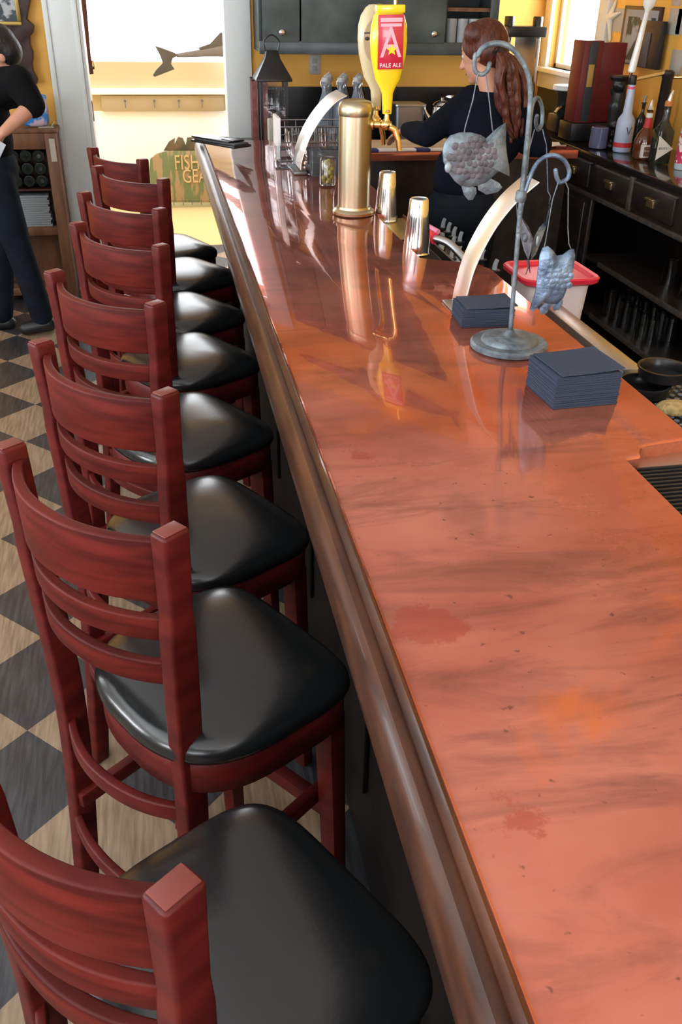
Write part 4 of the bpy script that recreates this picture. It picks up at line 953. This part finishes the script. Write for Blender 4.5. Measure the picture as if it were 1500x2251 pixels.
bottle(pos(1474, 318), .27, .036, gcl, 'clear bottle with gold neck and orange collar behind the front row', cap='pourer', lab=(.1, .4), labm=lw, nr=.4)
bottle(pos(1440, 305), .31, .034, mat('gold_glass', (.35, .25, .08), .2), 'slim bottle with pale cork and gold neck behind the triangular label bottle', cap=lw, lab=(.8, .95), labm=mat('gold_foil', (.6, .42, .12), .3, .8), nr=.45)
bottle(pos(1402, 312), .20, .030, gdk, 'small dark bottle with clear spout between blue and round amber bottles', cap='pourer')
# white tap handle on a small draft tower behind
q0 = onz(1388, 290, ZK)
TQ = Vector((2.84, 5.08, ZK+.001))
t = thing('wine_tap', 'dark tap column with long white bulb-topped handle on the back counter', 'tap', TQ)
MB().lathe([(.05, 0), (.05, .01), (.032, .02), (.030, .37), (.034, .375), (.034, .40), (.02, .41)], (0, 0, 0), 24).build('column', mat('dark_column', (.02, .015, .015), .3), t)
gb = MB().tube([(0, 0, .375), (.05, -.02, .375), (.085, -.03, .378)], [.010, .009, .012], 12); gb.lathe([(.003, 0), (.008, .015), (.004, .03)], (.075, -.03, .385), 10); gb.build('faucet', gold, t)
bse = Vector((0, -.01, .405))
top_ = onY(1430, 0, TQ.y-.03)-TQ; hb = onY(1388, 160, TQ.y-.01)-TQ
MB().tube([hb-Vector((0, 0, .0)), hb+Vector((-.002, 0, -.04)), Vector((0, 0, .40))], [.010, .009, .012], 12).build('ferrule', steel, t)
dv = (top_-hb)
MB().tube([hb, hb+dv*.02, hb+dv*.5, hb+dv*.84, hb+dv*.87, hb+dv*.93, hb+dv*1.05, hb+dv*1.15, hb+dv*1.22], [.015, .022, .016, .012, .016, .032, .036, .028, .008], 20).build('handle', mat('white_porcelain', (.85, .86, .85), .2, coat=.5), t)
# right wall decor (X = XR)
def wall_box(px0, py0, px1, py1, name, m, parent, th, zoff=0, bevel=.002, loc=Vector((0, 0, 0)), d0=0):
    a = onX(px0, py0, XR-.01); c = onX(px1, py1, XR-.01)
    y0, y1 = sorted((a.y, c.y)); z0, z1 = sorted((a.z, c.z))
    return bx((XR-d0-th-loc.x, y0-loc.y, z0-loc.z), (XR-d0-loc.x-.001, y1-loc.y, z1-loc.z), name, m, parent, bevel)
o = onX(1335, 80, XR)
sf = thing('starfish', 'white dried starfish fixed to the yellow wall right of the window', 'starfish', o)
b = MB()
for (x, y), r in (((1355, 2), .008), ((1329, 31), .008), ((1364, 28), .008), ((1341, 88), .010), ((1325, 62), .006)):
    e = onX(x, y, XR-.012); c = onX(1342, 38, XR-.014)
    b.tube([c-o, c.lerp(e, .5)-o, e-o], [.026, .015, r], 12, round_ends=True)
b.build('arms', mat('bone_white', (.72, .66, .52), .8, bump=.3, bscale=80), sf, remesh=.004)
fr = onX(1400, 90, XR-.02)
t = thing('framed_print', 'dark framed grey print on the right wall behind the white tap handle', 'picture', fr)
wall_box(1379, 12, 1436, 150, 'frame', mat('dark_frame', (.035, .015, .012), .4), t, .022, loc=fr)
wall_box(1384, 20, 1434, 146, 'mat_board', mat('grey_mat', (.3, .3, .33), .7), t, .003, loc=fr, d0=.0225)
wall_box(1389, 36, 1432, 138, 'print', mat('grey_print_art', (.30, .36, .42), .6, c2=(.03, .045, .045), scale=5, lo=.45, hi=.5), t, .003, loc=fr, d0=.026)
fr = onX(1440, 100, XR-.02)
t = thing('black_plaque', 'black plaque with grey curved band hung in front of the framed print', 'plaque', fr)
wall_box(1424, 44, 1458, 154, 'board', mat('charcoal_board', (.015, .013, .016), .45), t, .03, loc=fr, d0=.03)
wall_box(1429, 70, 1437, 148, 'grey_band', mat('grey_band_paint', (.09, .085, .1), .6), t, .003, loc=fr, d0=.0605)
def card(label, px0, py0, px1, py1):
    fr = onX((px0+px1)/2, (py0+py1)/2, XR-.01)
    t = thing('wall_card', label, 'card', fr, 0, 'pale grey cards on the right wall')
    wall_box(px0, py0, px1, py1, 'card', mat('pale_card', (.42, .40, .36), .6), t, .006, loc=fr, bevel=.001)
card('pale grey card between the starfish and the framed print', 1352, 18, 1375, 72)
card('pale grey card at the top right corner of the photo', 1477, 0, 1493, 13)
card('upper pale grey card right of the black plaque', 1473, 18, 1491, 78)
card('lower pale grey card above the back counter bottles', 1478, 108, 1493, 166)
card('half seen grey card at the right photo edge', 1493, 18, 1512, 78)
# mounted fish high on the far wall (seen in the bar's reflection)
t = thing('mounted_fish', 'mounted game fish high on the far wall, seen mirrored in the copper', 'mounted fish', (1.45, YW, 2.70))
mf = mat('slate_fish', (.12, .09, .12), .4)
MB().tube(spline([(.52, -.05, 0), (.42, -.05, .0), (.25, -.06, 0), (0, -.07, .0), (-.25, -.07, .0), (-.45, -.06, -.0), (-.62, -.05, -.01), (-.85, -.05, -.02)], 5), [.012+.085*math.sin(PI*min(1, max(0, (i/35)))**.9) for i in range(36)], 18, flat=.45).build('body', mf, t)
MB().prism([(.47, 0), (.60, .16), (.56, .02), (.60, -.12)], .012, frame_m((0, -.045, 0), (1, 0, 0), (0, 0, 1))).prism([(-.35, .05), (-.2, .19), (0, .12), (.2, .08), (.3, .03), (-.2, .0)], .012, frame_m((0, -.045, 0), (1, 0, 0), (0, 0, 1))).prism([(-.35, -.05), (-.28, -.17), (-.18, -.08), (.1, -.07), (.14, -.13), (.2, -.06)], .012, frame_m((0, -.045, 0), (1, 0, 0), (0, 0, 1))).build('fins', mf, t, bevel=.002)

# ================================================================= LEFT FAR CORNER
# brown open shelf unit
SY0 = 6.17
su = thing('wooden_shelf_unit', 'brown wooden open shelf unit against the far wall left of the doorway', 'shelf', (0, 5.98, 0))
X0, X1 = -1.15, -.60; H = 1.02
MB().box((X1-.07, 0, 0), (X1, .19, H)).box((X0, 0, 0), (X0+.06, .19, H)).box((X0, 0, H), (X1+.01, .2, H+.025)).box((X0+.06, 0, H-.09), (X1-.07, .18, H)).box((X0+.06, .17, 0), (X1-.07, .19, H-.09)).build('carcass', oak, su, bevel=.004)
for z in (.42, .04): bx((X0+.06, .0, z), (X1-.07, .18, z+.05), 'shelf', oak, su, .003)
bx((X0+.06, .0, .69), (X1-.07, .17, .70), 'shelf', mat('dark_red_shelf', (.06, .02, .02), .4), su, .002)
bx((X1-.045, -.004, .86), (X1-.012, 0, .99), 'paper_tag', mat('tag_paper', (.5, .45, .38), .7), su)
wb = thing('wine_bottle', 'dark wine bottle lying in the brown shelf unit', 'bottle', (-.72, 5.985, .745), 0, 'dark wine bottles in the brown shelf unit')
MB().lathe([(.03, 0), (.034, .004), (.034, .10), (.012, .14), (.012, .16)], (0, 0, 0), 20, (0, 1, 0)).build('glass_body', gdk, wb)
MB().lathe([(.012, 0), (.012, .006)], (0, -.004, 0), 12, (0, 1, 0)).build('punt', steel, wb)
for i in range(4):
    for j in range(3):
        if (i, j) == (0, 0): continue
        if j*.073+.745 > .9: continue
        dup(wb, (-.72-.075*i, 5.985, .745+.073*j), 0, wb['label'], 'dark wine bottles in the brown shelf unit')
for k in range(14):
    m_ = bx((-.14, 0, 0), (.13, .16, .012), 'magazine', mat('magazine_paper', (.26, .29, .32), .5), None, .001)
    m_.location = (-.83+random.uniform(-.008, .008), 6.0, .471+.0135*k); tag(m_, 'thin grey magazine in the stack on the brown shelf unit', 'magazine', 'stack of grey magazines')
t = thing('snack_bag', 'blue and pink printed bag standing on the brown shelf unit', 'bag', (-.72, 6.06, H+.026))
MB().ring_skin([[Vector((a*.09*s, c*.035*q, z)) for a, c in ((-1, -1), (0, -1.3), (1, -1), (1, 1), (0, 1.3), (-1, 1))] for z, s, q in ((0, .9, .7), (.03, 1, 1), (.12, 1, .9), (.17, 1, .3), (.185, 1.02, .05))]).build('bag', mat('blue_bag', (.02, .22, .65), .3, c2=(.65, .5, .62), scale=9, lo=.5, hi=.56), t, sub=1)
o = bx((-.05, -.004, 0), (.05, .004, .012), 'label_strip', paper); 
bpy.data.objects.remove(o)
t = thing('folded_leaflet', 'folded pale leaflets on the shelf unit corner by the door trim', 'leaflet', (-.63, 6.01, H+.026))
MB().box((-.07, 0, 0), (.02, .1, .006)).build('leaflet_sheet', mat('leaflet', (.45, .45, .35), .6, c2=(.2, .18, .1), scale=15), t); o = MB().box((0, 0, 0), (.03, .09, .006)).build('leaflet_flap', MATS['leaflet'], t); o.rotation_euler = (0, -.9, 0); o.location = (.01, .01, .006)
# carved hutch and picture
hx = outl([(66, 0), (62, 20), (58, 42), (74, 56), (72, 72), (65, 80), (66, 100), (72, 115), (72, 130), (70, 140), (72, 155), (82, 175), (80, 186), (72, 180), (60, 186), (-60, 190), (-60, -80), (64, -80)], 6.13)
t = thing('carved_wall_hutch', 'dark carved wooden wall hutch with scalloped edge at top left', 'hutch', (0, 6.12, 0))
MB().prism(hx, .07, frame_m((0, .075, 0), (1, 0, 0), (0, 0, 1))).build('carved_panel', darkcarve, t, bevel=.004)
a = onY(-60, -60, 6.08); c = onY(48, 57, 6.08)
t = thing('gilt_framed_picture', 'gilt framed black and white picture hung on the carved hutch', 'picture', (0, 6.09, 0))
fx0, fx1, fz0, fz1 = -1.15, c.x, c.z, c.z+.42
MB().box((fx0, 0, fz0), (fx1, .025, fz0+.022)).box((fx0, 0, fz1-.022), (fx1, .025, fz1)).box((fx0, 0, fz0+.022), (fx0+.022, .025, fz1-.022)).box((fx1-.022, 0, fz0+.022), (fx1, .025, fz1-.022)).build('frame', mat('gilt', (.35, .24, .07), .35, .7), t, bevel=.004)
MB().box((fx0+.022, .012, fz0+.022), (fx1-.022, .024, fz1-.022)).build('photograph', mat('old_photo', (.02, .03, .04), .5, c2=(.35, .36, .38), scale=14, lo=.5, hi=.56), t)

# ================================================================= PEOPLE
def limb(b, pts, rad, n=16): b.tube(pts, rad, n, round_ends=True)
def hand(b, wrist, d, up, side, curl=.35, s=1.0):
    """palm + five fingers; d = pointing direction, up = back-of-hand normal, side = thumb side"""
    d = Vector(d).normalized(); up = Vector(up).normalized(); side = Vector(side).normalized(); w = Vector(wrist)
    R = Matrix((d, side, up)).transposed()
    b.ball(w+d*.045*s, (.048*s, .037*s, .016*s), 16, R.to_3x3())
    for k, (o, l, r) in enumerate(((.027, .068, .0085), (.009, .076, .009), (-.009, .072, .0085), (-.026, .056, .0075))):
        p = w+d*.078*s+side*o*s; c1 = (d*math.cos(curl)-up*math.sin(curl)); c2 = (d*math.cos(curl*2.2)-up*math.sin(curl*2.2)); c3 = (d*math.cos(curl*3)-up*math.sin(curl*3))
        q1 = p+c1*l*.42*s; q2 = q1+c2*l*.33*s; q3 = q2+c3*l*.25*s
        limb(b, [p-d*.02*s, p, q1, q2, q3], [r*1.1*s, r*s, r*.95*s, r*.88*s, r*.75*s], 10)
    p = w+d*.025*s+side*.028*s; q = p+(d*.6+side*.75-up*.25)*.035*s; q2 = q+(d*.9+side*.25-up*.3)*.03*s
    limb(b, [p, q, q2], [.013*s, .011*s, .009*s], 10)
def head(b, c, f, up=(0, 0, 1), s=1.0):
    """skull + jaw + nose + ears; f = facing"""
    f = Vector(f).normalized(); u = Vector(up); sd = f.cross(u).normalized(); u = sd.cross(f).normalized(); R = Matrix((f, -sd, u)).transposed()
    c = Vector(c)
    b.ball(c+u*.02*s, (.096*s, .076*s, .098*s), 24, R)
    b.ball(c+f*.025*s-u*.045*s, (.066*s, .056*s, .068*s), 20, R)
    b.ball(c+f*.065*s-u*.095*s, (.024*s, .026*s, .018*s), 12, R)
    limb(b, [c+f*.088*s+u*.012*s, c+f*.102*s-u*.012*s, c+f*.110*s-u*.030*s], [.008*s, .011*s, .013*s], 10)
    b.ball(c+f*.084*s-u*.062*s, (.012*s, .024*s, .008*s), 12, R)
    for k in (-1, 1): b.ball(c+sd*k*.076*s-u*.012*s, (.018*s, .010*s, .030*s), 12, R)
    return f, sd, u
def face_parts(t, c, f, sd, u, s, o, hairm):
    for k in (-1, 1):
        e = Vector(c)-o+f*.076*s+sd*k*.032*s+u*.008*s
        MB().ball(e, .012*s, 12).build('eye', mat('eye_white', (.5, .45, .42), .3), t)
        MB().ball(e+f*.009*s, .0055*s, 10).build('iris', mat('dark_iris', (.05, .03, .02), .3), t)
        MB().tube([e+u*.022*s-sd*.016*s+f*.006, e+u*.026*s+f*.010, e+u*.022*s+sd*.016*s+f*.006], [.002, .003, .002], 8).build('eyebrow', hairm, t)
    m_ = Vector(c)-o+f*.093*s-u*.062*s
    MB().tube([m_-sd*.022*s-f*.008, m_, m_+sd*.022*s-f*.008], [.002, .0045, .002], 8).build('lips', mat('lips', (.42, .13, .11), .4), t)
# --- bartender
O = Vector((1.36, 4.12, 0))
woman = thing('person', 'person with long auburn ponytail in black top working behind the bar', 'person', O)
P_ = lambda x, y, Y: onY(x, y, Y)-O
hc = P_(1062, 118, 4.16); hf = Vector((-.72, .62, -.30))
neck = P_(1082, 200, 4.10)
shL = P_(1038, 222, 4.20); elL = P_(940, 296, 4.14); wrL = P_(893, 285, 4.40); 
shR = P_(1138, 222, 4.05); elR = P_(1188, 318, 4.02); wrR = P_(1150, 322, 4.32)
chest = Vector((neck.x+.0, neck.y-.0, 1.22)); hip = Vector((0, -.03, .93))
b = MB()
f_, sd_, u_ = head(b, hc, hf, (0, .1, 1), .97)
limb(b, [hc-u_*.06, neck, neck+Vector((0, 0, -.06))], [.05, .052, .06])
b.ball(chest+Vector((0, 0, .03)), (.155, .10, .15), 20); b.ball(hip+Vector((0, 0, .12)), (.125, .09, .13), 20); b.ball(hip, (.16, .115, .12), 20)
for s_, e_, w_ in ((shL, elL, wrL), (shR, elR, wrR)):
    limb(b, [s_, s_.lerp(e_, .5), e_], [.052, .045, .037]); limb(b, [e_, e_.lerp(w_, .4), w_], [.038, .036, .025])
hand(b, wrL+Vector((0, 0, 0)), (-.45, .75, -.35), (-.25, -.1, .95), (.8, .35, .2), .3, .95)
hand(b, wrR, (-.5, .8, -.2), (0, 0, 1), (-.8, -.4, 0), .35, .95)
for k in (-1, 1):
    limb(b, [hip+Vector((k*.085, 0, -.03)), Vector((k*.095, -.0, .5)), Vector((k*.10, -.03, .10))], [.085, .058, .038])
    limb(b, [Vector((k*.10, -.05, .045)), Vector((k*.11, .12, .03))], [.035, .028])
b.build('body', skin, woman, remesh=.0075)
face_parts(woman, hc+O, f_, sd_, u_, .97, O, hair_red)
b = MB()
limb(b, [neck+Vector((0, 0, -.035)), neck+Vector((0, 0, -.07))], [.064, .085])
b.ball(chest+Vector((0, 0, .03)), (.172, .118, .165), 24); b.ball(hip+Vector((0, 0, .14)), (.142, .108, .17), 24)
limb(b, [shL+Vector((.0, 0, 0)), chest+Vector((0, 0, .12)), shR], [.066, .085, .066])
for s_, e_, w_ in ((shL, elL, wrL), (shR, elR, wrR)):
    limb(b, [s_, s_.lerp(e_, .5), e_], [.070, .062, .054]); limb(b, [e_, e_.lerp(w_, .5), w_.lerp(e_, .06)], [.055, .050, .036])
b.build('sweater', knit, woman, remesh=.009)
b = MB(); b.ball(hip, (.172, .127, .13), 20)
for k in (-1, 1): limb(b, [hip+Vector((k*.085, 0, -.03)), Vector((k*.095, 0, .5)), Vector((k*.10, -.03, .10))], [.098, .072, .06])
b.build('trousers', denim, woman, remesh=.01)
for k in (-1, 1):
    b = MB(); limb(b, [Vector((k*.10, -.05, .045)), Vector((k*.11, .12, .033))], [.043, .034]); b.build('shoe', shoe_m, woman)
# hair: cap + ponytail
b = MB(); R = Matrix((f_, -sd_, u_)).transposed()
b.ball(hc+u_*.035-f_*.018, (.104, .090, .100), 24, R)
b.ball(hc+u_*.01-f_*.04, (.08, .085, .085), 20, R)
b.ball(P_(1045, 75, 4.14), (.05, .06, .05), 16)
b.build('hair', hair_red, woman, remesh=.006)
def lock(b, pts, r, n=10): b.tube(spline(pts, 6), r, n, round_ends=True)
b = MB(); random.seed(5)
root = P_(1100, 112, 4.03)
for k in range(26):
    dx = random.uniform(-1, 1); dy = random.uniform(-.03, .03); e = random.uniform(.65, 1)
    def Q(x, y, ww): return P_(x+dx*ww, y, 4.0)+Vector((0, dy, 0))
    pts_ = [root+Vector((dx*.01, 0, 0)), Q(1118, 140, 16), Q(1124, 180, 26+random.uniform(-4, 4)), Q(1128, 225, 26+random.uniform(-6, 6)), Q(1132, 225+50*e, 20+random.uniform(-6, 6)), Q(1134+dx*4, 225+88*e, 8)]
    sp_ = spline(pts_, 6); n_ = len(sp_)
    b.tube(sp_, [.006+.013*math.sin(PI*min(1, .12+.88*i/(n_-1)))+.002*math.sin(i*1.3+k) for i in range(n_)], 8, round_ends=True)
b.build('ponytail', hair_red, woman)
b = MB(); b.tube([root+Vector((-.012, 0, .012)), root+Vector((.006, 0, -.006))], [.026, .026], 14); b.build('hair_tie', black_pl, woman)

# --- person at left edge, walking left while looking at a phone
O = Vector((-.88, 5.38, 0))
man = thing('person', 'person in black short-sleeved shirt and dark jeans holding a phone at left edge', 'person', O)
P_ = lambda x, y, Y: onY(x, y, Y)-O
hc = P_(-2, 118, 5.36); hf = Vector((-.85, -.15, -.5))
neck = P_(14, 152, 5.37); sh = P_(40, 178, 5.24); el = P_(72, 232, 5.20); wr = P_(8, 290, 5.10)
sh2 = P_(8, 172, 5.50); el2 = P_(-20, 250, 5.50); wr2 = P_(-30, 310, 5.3)
hip = Vector((-.01, 0, .93)); chest = Vector((-.015, 0, 1.17))
b = MB(); f_, sd_, u_ = head(b, hc, hf, (0, 0, 1), 1.0)
limb(b, [hc-u_*.06, neck, neck+Vector((0, 0, -.08))], [.052, .055, .07])
b.ball(chest, (.11, .16, .18), 20); b.ball(hip+Vector((0, 0, .1)), (.105, .14, .14), 20); b.ball(hip, (.12, .16, .12), 20)
for s_, e_, w_ in ((sh, el, wr), (sh2, el2, wr2)):
    limb(b, [s_, s_.lerp(e_, .5), e_], [.055, .048, .040]); limb(b, [e_, e_.lerp(w_, .35), w_], [.042, .040, .027])
hand(b, wr, (-.55, .1, -.85), (.8, 0, -.5), (0, -1, 0), .45)
hand(b, wr2, (-.5, -.5, -.5), (0, 0, 1), (0, -1, 0), .35)
legs = [([Vector((-.0, .09, .88)), Vector((-.06, .09, .48)), Vector((-.12, .08, .09))], Vector((-.24, .06, .03))), ([Vector((.0, -.08, .88)), Vector((.06, -.06, .50)), Vector((.125, -.04, .11))], Vector((.03, -.06, .03)))]
for lg, toe in legs:
    limb(b, lg, [.09, .062, .04]); limb(b, [lg[2]+Vector((.02, 0, -.05)), toe], [.035, .028])
b.build('body', skin, man, remesh=.008)
face_parts(man, hc+O, f_, sd_, u_, 1.0, O, hair_dk)
b = MB(); b.ball(chest, (.135, .185, .19), 24); b.ball(hip+Vector((0, 0, .14)), (.125, .16, .17), 24)
limb(b, [sh, chest+Vector((0, 0, .14)), sh2], [.075, .10, .07]); limb(b, [neck+Vector((0, 0, -.06)), neck+Vector((0, 0, -.1))], [.07, .09])
for s_, e_ in ((sh, el), (sh2, el2)): limb(b, [s_, s_.lerp(e_, .45), s_.lerp(e_, .97)], [.078, .072, .066])
b.build('shirt', blackcloth, man, remesh=.009)
b = MB(); b.ball(hip, (.132, .168, .13), 20)
for lg, toe in legs: limb(b, lg, [.105, .076, .066])
b.build('jeans', denim, man, remesh=.01)
for lg, toe in legs:
    b = MB(); limb(b, [lg[2]+Vector((.03, 0, -.055)), toe+Vector((-.01, 0, .008))], [.045, .036]); b.build('shoe', shoe_m, man)
b = MB(); b.ball(hc+u_*.04-f_*.015, (.105, .09, .10), 24, Matrix((f_, -sd_, u_)).transposed()); b.ball(hc-f_*.04, (.08, .086, .09), 20, Matrix((f_, -sd_, u_)).transposed()); b.build('hair', hair_dk, man, remesh=.006)
ph = thing('phone', 'white-edged phone held by the person at the left edge', 'phone', O+wr+Vector((-.055, -.0, -.085)))
o = bx((-.035, -.004, -.07), (.035, .004, .07), 'case', mat('phone_white', (.6, .65, .72), .3), ph, .003); ph.rotation_euler = (.6, .6, 0)
